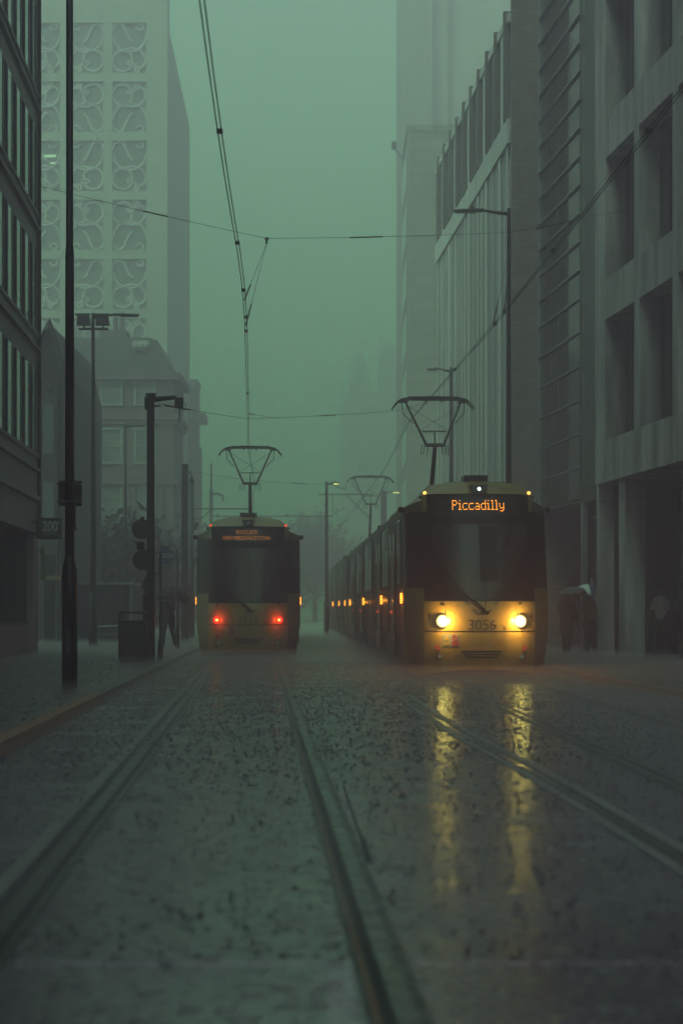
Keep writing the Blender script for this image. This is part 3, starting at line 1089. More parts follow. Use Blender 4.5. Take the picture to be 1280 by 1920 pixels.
# ground floor: shop front
mb = MB().box(L - 20, L - .75, .30, .34, .95, 3.2)
mb.box(L - 20, L - 5.5, .28, .3, .3, .95)
sw = mb.build('shop_window', 'glass_dark', t)
mb = MB()
for x in (L - .95, L - 1.65, L - 2.6, L - 3.4, L - 4.6, L - 6, L - 8, L - 10):
    mb.box(x - .06, x + .06, .16, .33, .12, 3.3)
mb.box(L - 20, L - .7, .14, .33, .86, .95)
mb.build('shop_window_frame', 'dark_panel', sw)
MB().box(L - 20, L - .75, .02, .3, .1, .86).build('stall_riser', 'office_stone', t)
mb = MB().box(L - .75, L - .02, .0, .44, .1, 3.30)
mb.build('corner_pillar', 'concrete', t, bevel=.02)
mb = MB().box(L - 20, L + .25, -.06, .40, 2.82 + .25, 3.3)
mb.build('fascia', 'office_stone', t)
mb = MB()
for k in range(9):
    mb.box(L + .02, L + .55, .5, .56, 3.62 + k * .055, 3.65 + k * .055)
mb.box(L, L + .58, .56, .6, 3.58, 4.15)
mb.build('vent_louvre', 'grey_metal', t)
mb = MB().tube([(L - .14, -.05, 3.2), (L - .14, -.05, 30)], .045, 8).build('downpipe', 'dark_panel', t)

# shop sign "200 COFFEE"
Ys = 40.6
sx0, sx1 = PX(68, Ys), PX(116, Ys)
zs0, zs1 = PZ(1011, Ys), PZ(971, Ys)
t = thing('projecting_sign', 'black projecting sign reading 200 degrees coffee above the shop corner', 'sign', (sx0, Ys, zs0))
MB().box(0, sx1 - sx0, 0, .1, 0, zs1 - zs0).build('sign_panel', 'sign_black', t, bevel=.01)
w_ = sx1 - sx0
vs, fs = text_verts('200', .34, bold=.012)
mb = MB().add([(w_ * .55 + x * .72, -.004, .295 + y) for x, y, _ in vs], fs)
n = 14
mb.add([(w_ * .875 + r_ * math.cos(2 * math.pi * k / n), -.004, .41 + r_ * math.sin(2 * math.pi * k / n)) for r_ in (.03, .016) for k in range(n)],
       [(k, (k + 1) % n, n + (k + 1) % n, n + k) for k in range(n)])
vs, fs = text_verts('COFFEE', .10)
mb.add([(w_ * .55 + x * .86, -.004, .125 + y) for x, y, _ in vs], fs)
mb.build('lettering', 'sign_letter', t)
MB().box(-.12, 0, .03, .07, .1, .16).box(-.12, 0, .03, .07, .38, .44).build('bracket', 'grey_metal', t)

# ------------------------------------------------------------------ near pole with the back of a sign
def stepped_pole(name, label, loc, segs, cat, m='black_paint', group=None, base_parts=('pole_base', 'pole_shaft', 'upper_shaft')):
    t = thing(name, label, cat, loc, 0, group)
    for (z0, z1, r0, r1), nm in zip(segs, base_parts):
        mb = MB().lathe([(r0, z0), (r0 if z1 - z0 < .5 else lerp(r0, r1, .5), (z0 + z1) / 2), (r1, z1)], 20)
        mb.build(nm, m, t, False)
    return t
Yp = 24.5
t = thing('street_pole', 'tall black stepped pole standing closest on the left pavement', 'pole', (PX(131, Yp), Yp, PAV))
mb = MB().lathe([(.112, -.02), (.112, 1.62), (.105, 1.70), (.072, 1.84), (.070, 1.9)], 24)
mb.build('pole_base', 'black_paint', t, True)
MB().lathe([(.069, 1.88), (.063, 6.18), (.063, 6.2)], 20).build('pole_shaft', 'black_paint', t, True)
MB().lathe([(.064, 6.18), (.060, 6.3), (.052, 6.34), (.050, 12.0), (.0, 12.02)], 20).build('upper_shaft', 'black_paint', t, True)
MB().box(.07, .09, -.03, .03, 2.28, 2.72).box(.085, .1, -.02, .02, 2.26, 2.32).build('conduit', 'black_paint', t)
MB().box(-.03, .03, -.118, -.10, .5, .85).build('access_door', 'post_paint', t)
zz = PZ(948, Yp)
t = thing('street_sign', 'black back of a square plate clamped high on the nearest pole', 'sign', (PX(130, Yp), Yp, zz))
pl = MB().box(-.17, .17, .09, .105, 0, .365).build('sign_plate', 'black_paint', t, bevel=.004)
for zc_ in (.30, .045):
    MB().box(-.165, .165, -.085, .09, zc_, zc_ + .025).build('clamp', 'black_paint', t, bevel=.006)

# ------------------------------------------------------------------ street lamps
def lamp(label, loc, h, arm, sgn, group, flood=False, lit=False, top_r=.045, base_r=.085, m='grey_metal'):
    t = thing('street_lamp', label, 'street lamp', loc, 0, group)
    MB().lathe([(base_r * 1.35, -.02), (base_r * 1.35, 1.5), (base_r, 1.58), (base_r, 1.6)], 16).build('pole_base', m, t, True)
    MB().lathe([(base_r, 1.58), (top_r, h), (top_r, h + .02), (0, h + .03)], 16).build('pole', m, t, True)
    mb = MB().tube([(0, 0, h - .12), (sgn * arm * .16, 0, h - .10), (sgn * arm * .5, 0, h - .02)], [.05, .045, .028], 8)
    mb.build('arm', m, t, True)
    x0, x1 = sgn * arm * .45, sgn * arm
    mb = MB()
    prof = []
    for k in range(9):
        u = k / 8
        x = lerp(x0, x1, u)
        wd = .05 + .09 * math.sin(math.pi * min(1, u * .9 + .1)) ** .6
        prof.append((x, wd, .045 + .025 * (1 - u)))
    for (xa, wa, ha), (xb, wb, hb) in zip(prof, prof[1:]):
        mb.add([(xa, -wa, h - .06), (xa, wa, h - .06), (xa, wa * .5, h - .06 + ha), (xa, -wa * .5, h - .06 + ha),
                (xb, -wb, h - .06), (xb, wb, h - .06), (xb, wb * .5, h - .06 + hb), (xb, -wb * .5, h - .06 + hb)],
               [(0, 4, 5, 1), (1, 5, 6, 2), (2, 6, 7, 3), (3, 7, 4, 0), (0, 1, 2, 3), (7, 6, 5, 4)])
    hd = mb.build('lamp_head', m, t)
    MB().box(lerp(x0, x1, .25), lerp(x0, x1, .95), -.07, .07, h - .095, h - .062).build('lamp_lens', 'lamp_yellow' if lit else 'glass_dark', hd)
    MB().lathe([(.025, h - .01), (.025, h + .05), (.01, h + .06)], 8, (lerp(x0, x1, .35), 0)).build('photocell', m, hd)
    if flood:
        MB().box(-.42, .46, -.05, -.02, h - .50, h - .43).build('flood_crossbar', m, t)
        for s, x in ((-1, -.26), (1, .30)):
            mb = MB().frustum(x - .20, x + .20, -.25, .05, h - .36, h - .12, .03, .03)
            f = mb.build('floodlight', 'post_paint', t)
            MB().box(x - .03, x + .03, -.06, -.03, h - .46, h - .36).build('flood_bracket', m, f)
            MB().add([(x - .20, -.25, h - .13), (x + .20, -.25, h - .13), (x + .24, -.34, h - .05), (x - .24, -.34, h - .05)], [(0, 1, 2, 3)]).build('flood_visor', 'pale_metal', f, solid=.01)
    return t
GL = 'street lamps along the tram street'
lamp('street lamp with two floodlights on a crossbar, behind the nearest pole', (PX(175, 51), 51, PAV), PZ(588, 51) - PAV, 1.38, 1, GL, flood=True, base_r=.09, top_r=.05, m='post_paint')
lamp('tall street lamp rising behind the tram showing Piccadilly, arm reaching left', (PX(953, 42), 42, PAV), PZ(392, 42) - PAV, 1.36, -1, GL, base_r=.075, top_r=.05, m='post_paint')
lamp('faint street lamp in front of the vertical fin facade, arm reaching left', (PX(845, 60), 60, PAV), PZ(690, 60) - PAV, .85, -1, GL, top_r=.06)
lamp('slim lit street lamp standing between the two tracks far down the road', (PX(612, 76), 76, 0), PZ(904, 76), .55, 1, GL, lit=True, top_r=.06, m='post_paint')
lamp('lit street lamp on a stout post beyond the rear pantograph of the right tram', (PX(719, 92), 92, PAV), PZ(921, 92) - PAV, .85, 1, GL, lit=True, base_r=.17, top_r=.16, m='post_paint')
lamp('pale capped slim lamp post in front of the old stone building', (PX(236, 66), 66, PAV), PZ(795, 66) - PAV, .75, 1, GL, base_r=.05, top_r=.035, m='grey_metal')

# ------------------------------------------------------------------ catenary posts on the left
GP = 'dark catenary posts along the left kerb'
Yc = 36.8
zc = PZ(742, Yc)
t = thing('catenary_post', 'square dark catenary post with a short arm and camera, beside the litter bin', 'post', (PX(283, Yc), Yc, PAV), 0, GP)
MB().frustum(-.085, .085, -.085, .085, -.02, zc - PAV, .008, .008).build('post', 'black_paint', t, bevel=.012)
MB().box(-.16, .02, -.10, .06, -.02, 1.45).build('post_base', 'black_paint', t, bevel=.015)
MB().box(-.10, .11, -.11, .11, zc - PAV, zc - PAV + .045).build('post_cap', 'black_paint', t)
MB().box(-.13, -.078, -.06, .06, zc - .42, zc - .15).build('wire_clamp', 'black_paint', t)
MB().box(.078, .20, -.03, .03, zc - .36, zc - .32).build('wire_clamp', 'black_paint', t)
MB().tube([(.08, 0, zc - .20), (.50, 0, zc - .15), (.55, 0, zc - .17)], [.058, .05, .05], 8).build('arm', 'black_paint', t)
mb = MB().box(.52, .70, -.09, .09, zc - .38, zc - .17)
mb.tube([(.62, 0, zc - .38), (.62, 0, zc - .64)], .014, 6)
mb.tube([(.69, 0, zc - .25), (.755, 0, zc - .31), (.74, 0, zc - .42), (.64, 0, zc - .44)], .009, 6)
mb.build('camera_box', 'post_paint', t)
for (px, Y, top, lab, spire) in ((347, 59.5, 870, 'plain square dark post behind the umbrella, left of two standing together', 0),
                                 (359, 66, 905, 'dark post with a pointed cap, right of two standing together', 1),
                                 (396, 84, 925, 'slim post with a thin spire and curved lamp arm, left of the tram pantograph', 2)):
    h = PZ(top, Y) - PAV
    t = thing('catenary_post', lab, 'post', (PX(px, Y), Y, PAV), 0, GP)
    r = .10 if spire < 2 else .09
    if spire == 0:
        MB().box(-r - .01, r + .01, -r, r, -.02, h).build('post', 'post_paint', t, bevel=.012)
        MB().box(-r - .03, r + .03, -r - .02, r + .02, -.02, 1.9).build('post_base', 'post_paint', t, bevel=.012)
        MB().tube([(.1, 0, h - .3), (.22, 0, h - .3)], .03, 6).build('wire_clamp', 'post_paint', t)
    else:
        MB().lathe([(r * 1.25, -.02), (r * 1.25, 1.6), (r, 1.7), (r * .95, h)], 14).build('post', 'post_paint', t, True)
        MB().lathe([(r * .95, h), (r * 1.1, h + .03), (.05, h + .25), (.045, h + (.3 if spire == 1 else 1.45)), (0, h + (.4 if spire == 1 else 1.5))], 12).build('spire', 'post_paint', t, True)
        if spire == 1:
            z = PZ(954, Y) - PAV
            mb = MB().tube([(0, 0, z), (2.35, 0, z)], .028, 6)
            mb.tube([(.1, 0, z - .42), (.5, 0, z - .3), (.75, 0, z - .02)], .02, 6)
            mb.tube([(2.2, 0, z + .03), (2.35, 0, z - .45), (2.1, 0, z - .55)], .018, 6)
            mb.build('cantilever', 'post_paint', t)
        else:
            MB().tube([(0, 0, h - .05), (.35, 0, h - .02), (.55, 0, h - .12), (.6, 0, h - .4)], [.05, .06, .06, .03], 8).build('lamp_arm', 'post_paint', t)
            z = PZ(968, Y) - PAV
            mb = MB().tube([(0, 0, z), (5.95, 0, z)], .03, 6)
            mb.tube([(.75, 0, z), (.75, 0, z - .6)], .02, 6)
            mb.build('cantilever', 'post_paint', t)
# far bracket across the lamp between the tracks
Y = 76.3
t = thing('catenary_bracket', 'horizontal catenary bracket with struts behind the rear pantograph', 'bracket', (PX(612, Y), Y, 0))
z = PZ(927, Y)
MB().tube([(-.36, 0, z), (2.1, 0, z)], .03, 6).build('bracket_tube', 'post_paint', t)
mb = MB().tube([(.9, 0, z - .05), (1.9, 0, z - 1.05)], .022, 6)
mb.tube([(.1, 0, z + .5), (.85, 0, z + .2), (.85, 0, z + .45)], .022, 6)
mb.tube([(.25, 0, z), (.3, 0, z - .75), (.2, 0, z - .95), (.8, 0, z - .6)], .016, 6)
mb.tube([(1.25, 0, z - .75), (1.75, 0, z + .0)], .016, 6)
mb.build('bracket_strut', 'post_paint', t)
MB().tube([(0, 0, 0.0), (0, 0, z + .2)], .06, 8).build('bracket_post', 'post_paint', t)

# round signs, signal box, diamond on the catenary post
Y = 36.55
for (px, py, r, lab) in ((266, 992, .215, 'upper of two round sign backs on the dark catenary post'), (268, 1050, .225, 'lower of two round sign backs on the dark catenary post')):
    t = thing('round_sign', lab, 'sign', (PX(px, Y), Y, PZ(py, Y)), 0, 'round sign backs on the catenary post')
    MB().disc_y((0, 0, 0), r, .02, 28).build('sign_disc', 'post_paint', t)
    MB().box(-.03, .05, .02, .07, -r * .9, r * 1.25).build('sign_bracket', 'black_paint', t)
t = thing('signal_box', 'small black box between the two round signs on the dark post', 'signal', (PX(267, Y), Y, PZ(1024, Y)))
MB().box(-.11, .06, -.09, .08, -.085, .085).build('housing', 'black_paint', t, bevel=.01)
MB().box(-.13, .06, -.11, .10, .07, .085).build('hood', 'black_paint', t)
Yd = 36.4
t = thing('speed_sign', 'small diamond plate with the figures 45 low on the dark catenary post', 'sign', (PX(275, Yd), Yd, PZ(1098, Yd)))
MB().prism([(0, -.215), (.118, 0), (0, .215), (-.118, 0)], 0, .012).build('sign_plate', 'grey_metal', t)
vs, fs = text_verts('45', .17, bold=.004)
mb = MB().add([(x * .75, -.004, y) for x, y, _ in vs], fs)
mb.tube([(0, -.003, -.20), (.108, -.003, 0), (0, -.003, .20), (-.108, -.003, 0), (0, -.003, -.20)], .006, 4)
mb.box(-.02, .02, -.004, 0, .10, .135)
mb.box(-.02, .02, -.004, 0, -.135, -.10)
mb.build('lettering', 'sign_black', t)

# litter bin
Yb = 36.4
bx0, bx1 = PX(225, Yb), PX(277, Yb)
t = thing('litter_bin', 'dark square litter bin with an open slot under its lid, on the left pavement', 'bin', ((bx0 + bx1) / 2, Yb, PAV))
hw = (bx1 - bx0) / 2
ht = PZ(1146, Yb) - PAV
MB().box(-hw, hw, -.28, .28, .04, ht - .19).build('bin_body', 'black_paint', t, bevel=.02)
MB().box(-hw + .01, hw - .01, -.29, .29, ht - .05, ht).build('bin_lid', 'black_paint', t, bevel=.015)
mb = MB()
for sx in (-1, 1):
    for sy in (-1, 1):
        mb.box(sx * hw * .98, sx * (hw - .045), sy * .27, sy * .22, ht - .19, ht - .05)
mb.build('lid_post', 'black_paint', t)
MB().box(-hw + .03, hw - .03, -.25, .25, -.01, .04).build('bin_plinth', 'rubber', t)

# slim sign posts with the blue disc
Y = 37.6
t = thing('sign_post', 'thin dark post with two side brackets just right of the catenary post', 'post', (PX(301, Y), Y, PAV), 0, 'slim sign posts near the left kerb')
h = PZ(1035, Y) - PAV
MB().lathe([(.058, -.02), (.058, .42), (.03, .47), (.03, h)], 14).build('post', 'post_paint', t, True)
MB().tube([(0, 0, h - .02), (-.17, -.3, h - .02)], .012, 6).tube([(0, 0, h - .46), (-.17, -.3, h - .46)], .012, 6).build('bracket', 'post_paint', t)
Y = 48
t = thing('sign_post', 'thin grey post carrying the round blue sign, behind the dark umbrella', 'post', (PX(333, Y), Y, PAV), 0, 'slim sign posts near the left kerb')
h = PZ(1030, Y) - PAV
MB().lathe([(.06, -.02), (.06, .6), (.032, .66), (.032, h)], 14).build('post', 'post_paint', t, True)
MB().tube([(0, 0, h - .07), (-.3, -.02, h - .07)], .012, 6).tube([(0, 0, h - .43), (-.3, -.02, h - .43)], .012, 6).build('bracket', 'post_paint', t)
t = thing('stop_sign', 'round blue stop sign with a white band, hanging beside the thin grey post', 'sign', (PX(310, Y), Y - .03, PZ(1043, Y)))
d_ = MB().disc_y((0, 0, 0), .235, .03, 28).build('sign_disc', 'sign_blue', t)
MB().box(-.20, .20, -.006, 0, -.035, .075).build('sign_band', 'sign_white', d_)
mb = MB()
for k in range(5):
    mb.box(-.16 + k * .065, -.12 + k * .065, -.009, -.006, -.01, .045)
mb.build('band_mark', 'sign_blue', d_)
MB().box(-.12, .12, -.01, .04, .225, .275).build('sign_cap', 'post_paint', t)

# ------------------------------------------------------------------ umbrellas and people
def umbrella(label, loc, r, cloth, cloth2=None, tilt=(0, 0), drop=.32):
    t = thing('umbrella', label, 'umbrella', loc)
    t.rotation_euler = (tilt[0], tilt[1], random.uniform(0, .5))
    n = 8
    for part in range(2 if cloth2 else 1):
        mb = MB()
        for k in range(n):
            if cloth2 and (k // 2) % 2 != part:
                continue
            a0, a1 = 2 * math.pi * k / n, 2 * math.pi * (k + 1) / n
            def fn(u, v):
                a = lerp(a0, a1, u)
                sag = 1 - .06 * v * math.sin(math.pi * u)
                rr = r * math.sin(v * math.pi / 2 * .95) * (math.cos(math.pi / n) / math.cos((u - .5) * 2 * math.pi / n) * .35 + .65) * sag
                return (rr * math.cos(a), rr * math.sin(a), -drop * (1 - math.cos(v * math.pi / 2)) * 1.0 + .05 * v * math.sin(math.pi * u))
            mb.grid(fn, frange(0, 1, 6), frange(0.02, 1, 9))
        mb.build('canopy', cloth if part == 0 else cloth2, t, True, solid=.003)
    mb = MB()
    for k in range(n):
        a = 2 * math.pi * k / n
        pts = [(r * math.sin(v * math.pi / 2 * .95) * math.cos(a), r * math.sin(v * math.pi / 2 * .95) * math.sin(a), -drop * (1 - math.cos(v * math.pi / 2)) - .008) for v in frange(.03, 1, 7)]
        mb.tube(pts, .004, 4)
        mb.tube([(0, 0, -.42), pts[3]], .003, 4)
    mb.build('rib', 'grey_metal', t)
    mb = MB().tube([(0, 0, .06), (0, 0, -.80)], .008, 6)
    mb.build('shaft', 'grey_metal', t)
    mb = MB().tube([(0, 0, -.72), (0, 0, -.86), (.02, 0, -.90), (.06, 0, -.90), (.075, 0, -.86)], .014, 8)
    mb.build('handle', 'rubber', t)
    return t

def remesh(o, vox, sm=4):
    m = o.modifiers.new('remesh', 'REMESH')
    m.mode = 'VOXEL'
    m.voxel_size = vox
    m.use_smooth_shade = True
    s = o.modifiers.new('smooth', 'SMOOTH')
    s.factor = .5
    s.iterations = sm
    return o

def person(label, loc, heading, top_m, leg_m, H=1.72, stride=.25, arms=((.1, .0, 0), (-.1, .0, 0)), long_coat=False, group=None, sleeve=.55, lean=0.0, bag=False):
    """walking figure, local +y is where it looks. arms: per side (swing of the upper arm, bend of the elbow, outwards); side 0 is left (-x)"""
    t = thing('person', label, 'person', loc, heading, group)
    k = H / 1.72
    hip, sh, neck, head = .92 * k, 1.40 * k, 1.47 * k, 1.60 * k
    ly = lean
    body, shirt, leg, shoe = MB(), MB(), MB(), MB()
    # torso
    body.ell((0, .0, hip + .03), (.155 * k, .115 * k, .14 * k))
    body.ell((0, ly * .5, 1.13 * k), (.150 * k, .105 * k, .19 * k))
    body.ell((0, ly * .9, 1.30 * k), (.175 * k, .12 * k, .16 * k))
    body.tube([(0, ly * .9, 1.36 * k), (0, ly + .02, 1.52 * k)], [.065 * k, .052 * k], 12)
    body.ell((0, ly + .035, head), (.074 * k, .095 * k, .115 * k), 16, 12)          # skull
    body.ell((0, ly + .075, head - .055 * k), (.052 * k, .06 * k, .06 * k))       # jaw
    body.ell((0, ly + .135 * k, head - .02 * k), (.014, .022, .022), 8, 6)         # nose
    for s in (-1, 1):
        body.ell((s * .076 * k, ly + .03, head - .015), (.012, .022, .032), 8, 6)   # ear
        body.ell((s * .030 * k, ly + .112 * k, head + .012), (.013, .012, .009), 8, 6)
        # legs
        fy = s * stride
        hipp = Vector((s * .09 * k, 0, hip))
        knee = Vector((s * .095 * k, fy * .55 + .05, .50 * k))
        ank = Vector((s * .095 * k, fy * 1.0 - (.10 if fy < 0 else 0), .09 + (.05 if fy < 0 else 0)))
        body.tube([hipp, lerp(hipp, knee, .5), knee, lerp(knee, ank, .35), ank], [.088 * k, .076 * k, .055 * k, .056 * k, .036 * k], 12)
        leg.tube([hipp + Vector((0, 0, .06)), lerp(hipp, knee, .5), knee, lerp(knee, ank, .4), ank + Vector((0, 0, -.01))], [.108 * k, .096 * k, .078 * k, .072 * k, .064 * k], 14)
        shoe.ell((ank.x, ank.y + .055, ank.z - .045), (.048, .135, .048), 12, 8)
        shoe.ell((ank.x, ank.y, ank.z), (.045, .05, .06), 12, 8)
        # arms
        sw, be, ou = arms[0 if s < 0 else 1]
        S = Vector((s * .185 * k, ly * .9, sh - .03))
        d1 = Vector((s * (.12 + ou), math.sin(sw), -math.cos(sw))).normalized()
        E = S + d1 * .29 * k
        d2 = Vector((s * (.04 - ou * .4), math.sin(sw + be), -math.cos(sw + be))).normalized()
        Wr = E + d2 * .25 * k
        body.tube([S, lerp(S, E, .5), E, lerp(E, Wr, .4), Wr], [.052 * k, .047 * k, .040 * k, .038 * k, .026 * k], 12)
        side = Vector((s, 0, 0))
        side = (side - d2 * side.dot(d2)).normalized()
        fw = d2.cross(side)
        body.ell(Wr + d2 * .045, (.036, .036, .045), 10, 8)
        curl = fw * (.5 if fw.y > 0 else -.5)
        for q in range(4):
            b0 = Wr + d2 * .085 + fw * ((q - 1.5) * .019)
            ln = (.062, .074, .070, .055)[q]
            inn = -side
            body.tube([b0, b0 + d2 * ln * .45 + inn * .006, b0 + d2 * ln * .75 + inn * ln * .35, b0 + d2 * ln * .8 + inn * ln * .75], [.0095, .009, .0085, .007], 8)
        tb = Wr + d2 * .03 + fw * .03
        body.tube([tb, tb + fw * .03 + d2 * .03, tb + fw * .034 + d2 * .06 - side * .01], [.011, .010, .008], 8)
        if sleeve > 0:
            en = lerp(E, Wr, max(0, sleeve - .5) / .5) if sleeve > .5 else lerp(S, E, sleeve * 2)
            pts = [S + Vector((-s * .03, 0, .01)), lerp(S, E, .6)] + ([E, en] if sleeve > .5 else [en])
            shirt.tube(pts, [.074 * k] + [.062 * k] * (len(pts) - 2) + [.056 * k], 12)
    shirt.ell((0, ly * .9, 1.31 * k), (.198 * k, .14 * k, .145 * k))
    shirt.ell((0, ly * .95, 1.40 * k), (.14 * k, .09 * k, .055 * k))
    shirt.tube([(0, ly * .8, 1.34 * k), (0, ly * .5, 1.12 * k), (0, 0, (.90 if not long_coat else .55) * k)], [.17 * k, .165 * k, (.178 if not long_coat else .21) * k], 18)
    for i, (x, y, z) in enumerate(shirt.v):
        pass
    leg.ell((0, 0, hip + .04), (.168 * k, .128 * k, .13 * k))
    remesh(body.build('body', 'skin', t), .0085, 3)
    remesh(shirt.build('top', top_m, t), .014, 5)
    remesh(leg.build('trousers', leg_m, t), .014, 4)
    remesh(shoe.build('shoes', 'rubber', t), .010, 3)
    hb = MB().ell((0, ly + .022, head + .028), (.083 * k, .100 * k, .105 * k), 16, 12)
    hb.ell((0, ly - .035, head - .01), (.070 * k, .055 * k, .085 * k), 12, 8)
    hb.ell((0, ly + .06, head + .085), (.06 * k, .06 * k, .04 * k), 12, 8)
    remesh(hb.build('hair', 'hair', t), .012, 2)
    if bag:
        g = MB().ell((.17, -.05, 1.0), (.075, .15, .20), 14, 10)
        remesh(g.build('shoulder_bag', 'coat_dark', t), .015, 3)
        MB().tube([(.19, -.05, 1.15), (.12, .11, 1.25), (-.03, .13, 1.35), (-.12, .02, 1.43), (-.08, -.10, 1.36), (.1, -.14, 1.2), (.19, -.10, 1.12)], .014, 6).build('bag_strap', 'coat_dark', t)
    return t

# left pavement
Y = 49
X = PX(316, Y)
person('person in a dark coat walking under a black umbrella on the left pavement', (X, Y, PAV), R(165), 'coat_dark', 'trousers_dark', 1.66, .22,
       arms=((.6, 1.5, 0), (.1, .2, 0)), sleeve=.95)
umbrella('large black umbrella held over the person on the left pavement', (X + .14, Y - .12, PZ(1099, Y)), .56, 'cloth_umbrella_black', tilt=(R(6), R(9)), drop=.42)
# right pavement
Y = 43.25
X = PX(1107, Y)
person('person in dark clothes with an orange jacket, half behind the concrete pier', (X, Y, PAV), R(175), 'jacket_orange', 'trousers_dark', 1.6, .12, arms=((.6, 1.6, 0), (.0, .3, 0)), sleeve=.95)
umbrella('white and blue umbrella beside the first concrete pier', (X - .10, Y - .1, PZ(1096, Y)), .40, 'cloth_umbrella_white', 'cloth_umbrella_blue', drop=.30)
Y = 42.8
X = PX(1062, Y)
person('person in a dark red coat beside the right side of the lit tram', (X, Y, PAV), R(185), 'coat_red', 'trousers_dark', 1.58, .15, arms=((.2, .3, 0), (.55, 1.5, 0)), sleeve=.95, long_coat=True)
umbrella('dull grey umbrella held over the person in the dark red coat', (X + .12, Y - .1, PZ(1101, Y)), .36, 'cloth_umbrella_grey', drop=.22, tilt=(0, R(-8)))
Y = 40.2
person('person in a creased grey shirt and dark trousers walking under the colonnade', (PX(1241, Y), Y, PAV), R(115), 'shirt_grey', 'trousers_dark', 1.72, .22,
       arms=((-.2, .25, 0), (.35, .45, 0)), sleeve=.5, lean=.06, bag=True)
Y = 39.0
person('person in a pale blue shirt cut off by the right edge of the picture', (PX(1284, Y), Y, PAV), R(20), 'shirt_blue', 'trousers_dark', 1.74, .2, sleeve=.5)

# ------------------------------------------------------------------ right: concrete building (local x runs towards the camera, outward is -y)
RX = lambda Y: 6.23 + .1075 * (42 - Y)
t, L = facade('concrete_building', 'grey concrete building with deep square window openings over a colonnade', (RX(42), 42), (RX(-28), -28))  # carried on behind the camera and raised, out of view, to darken the haze
mb = MB()
SB, SP, SH = 5.3, 3.87, 2.9
OP, PR = 2.5, .40                                       # opening and pier widths
x = 0.95
mb.box(0, L, .0, .62, 4.3, SB)
nS = 13
for k in range(nS):
    z = SB + k * SP
    mb.box(0, L, .0, .62, z + SH, z + SP)
xs_open = []
while x < L - 3:
    xs_open.append(x)
    x += OP + PR
for k in range(nS):
    z = SB + k * SP
    mb.box(0, .95, .0, .62, z, z + SH)
    for xo in xs_open:
        mb.box(xo + OP, xo + OP + PR, .001, .62, z, z + SH)
mb.box(0, L, .70, 12, 4.3, SB + nS * SP)
mb.box(0, .2, .62, .7, 4.3, SB + nS * SP)
mb.box(0, L, 4.0, 12, .1, 4.3)
mb.build('wall', 'concrete', t)
for k in range(5):
    z = SB + k * SP
    for i, xo in enumerate(xs_open[:4]):
        mb = MB().box(xo, xo + OP, .50, .53, z, z + SH)
        wn = mb.build('window', 'glass_dark', t)
        mb = MB().box(xo, xo + OP, .44, .50, z, z + .06).box(xo, xo + OP, .44, .50, z + SH - .07, z + SH)
        mb.box(xo + .8, xo + .87, .42, .50, z + .06, z + SH - .07)
        mb.box(xo + 1.7, xo + 1.76, .42, .50, z + .06, z + SH - .07)
        mb.build('window_frame', 'dark_panel', wn)
MB().box(xs_open[4], L, .5, .53, SB, SB + nS * SP).box(xs_open[0], xs_open[4] - .2, .5, .53, SB + 5 * SP, SB + nS * SP).build('window', 'glass_dark', t)
for xc, a in ((0, .40), (1.45, .48), (6.4, .55), (10.9, .55), (15.4, .55), (19.9, .55)):
    MB().box(xc, xc + (.22 if xc == 0 else .55), .03 if xc == 0 else .20, .03 + a + (.17 if xc else 0), .08, 4.3).build('column', 'concrete', t, bevel=.015)
MB().box(.1, 1.6, .75, .9, .1, 4.3).build('column_infill', 'dark_panel', t)
mb = MB()
for k in range(12):
    mb.box(2 + k * 1.8, 3.65 + k * 1.8, 3.9, 4.0, .3, 3.6)
mb.build('shop_window', 'glass_dark', t)

# louvre building: local x towards the camera
t, L = facade('louvred_building', 'dark narrow building with close horizontal louvre blades, between brick and concrete', (RX(48.6) + .10, 48.6), (RX(42.05) + .10, 42.05))
MB().box(0, L, .35, 9, 3.95, 34).box(4.6, L, .03, .35, 3.96, 34).build('wall', 'dark_panel', t)
gl = MB().box(.12, 4.6, .02, .34, 4.1, 33).build('window', 'glass_dark', t)
mb = MB()
for x in (1.1, 2.3, 3.4):
    mb.box(x - .04, x + .04, .01, .02, 4.1, 33)
mb.build('mullion', 'grey_metal', gl)
z = 4.0
zl = []
while z < 32:
    zl.append(z)
    z += .87 if z < 9 else .73
for z in zl:
    mb = MB().box(.1, 4.75, -.05, .02, z, z + .028)
    mb.build('louvre', 'pale_metal', t)
MB().box(-.02, .12, -.06, .34, 3.95, 33).build('end_trim', 'pale_metal', t)
mb = MB()
for k in range(14):
    mb.box(5.05, 5.08, .01, .03, 4.4 + k * 2.0, 4.4 + k * 2.0 + (.9 if k % 3 else 1.4))
mb.build('light_slot', 'pale_metal', t)
mb = MB().box(0, 5.2, 1.25, 2, .1, 3.4).box(5.2, L, .9, 2, .1, 3.9).box(0, L, 1.26, 2, 3.4, 3.95)
mb.build('ground_wall', 'dark_panel', t)
MB().box(4.72, 4.95, .02, .15, .08, 3.95).build('column', 'concrete', t)
mb = MB().box(5.06, L, .55, .6, .1, 2.75)
dr = mb.build('shop_door', 'glass_dark', t)
MB().box(5.06, L, .35, .6, 2.75, 2.86).box(5.75, 5.8, .5, .56, .1, 2.75).box(5.06, 5.12, .48, .58, .1, 2.75).build('door_frame', 'grey_metal', dr)
MB().box(5.06, L, .4, .5, 2.86, 3.9).build('transom_panel', 'window_trim', t)
mb = MB()
for k in range(2):
    mb.box(5.7, 6.4, .37, .40, 3.02 + k * .44, 3.36 + k * .44)
mb.build('sign_panel', 'sign_black', t)
MB().prism([(3.4, 3.62), (4.7, 3.78), (4.7, 3.66)], .6, .66).build('lit_soffit', 'pale_metal', t)  # pale sliver: light on the soffit put into the colour
mb = MB().tube([(4.6, .5, 2.55), (3.95, .5, 2.05), (4.6, .5, 1.2)], .022, 6)
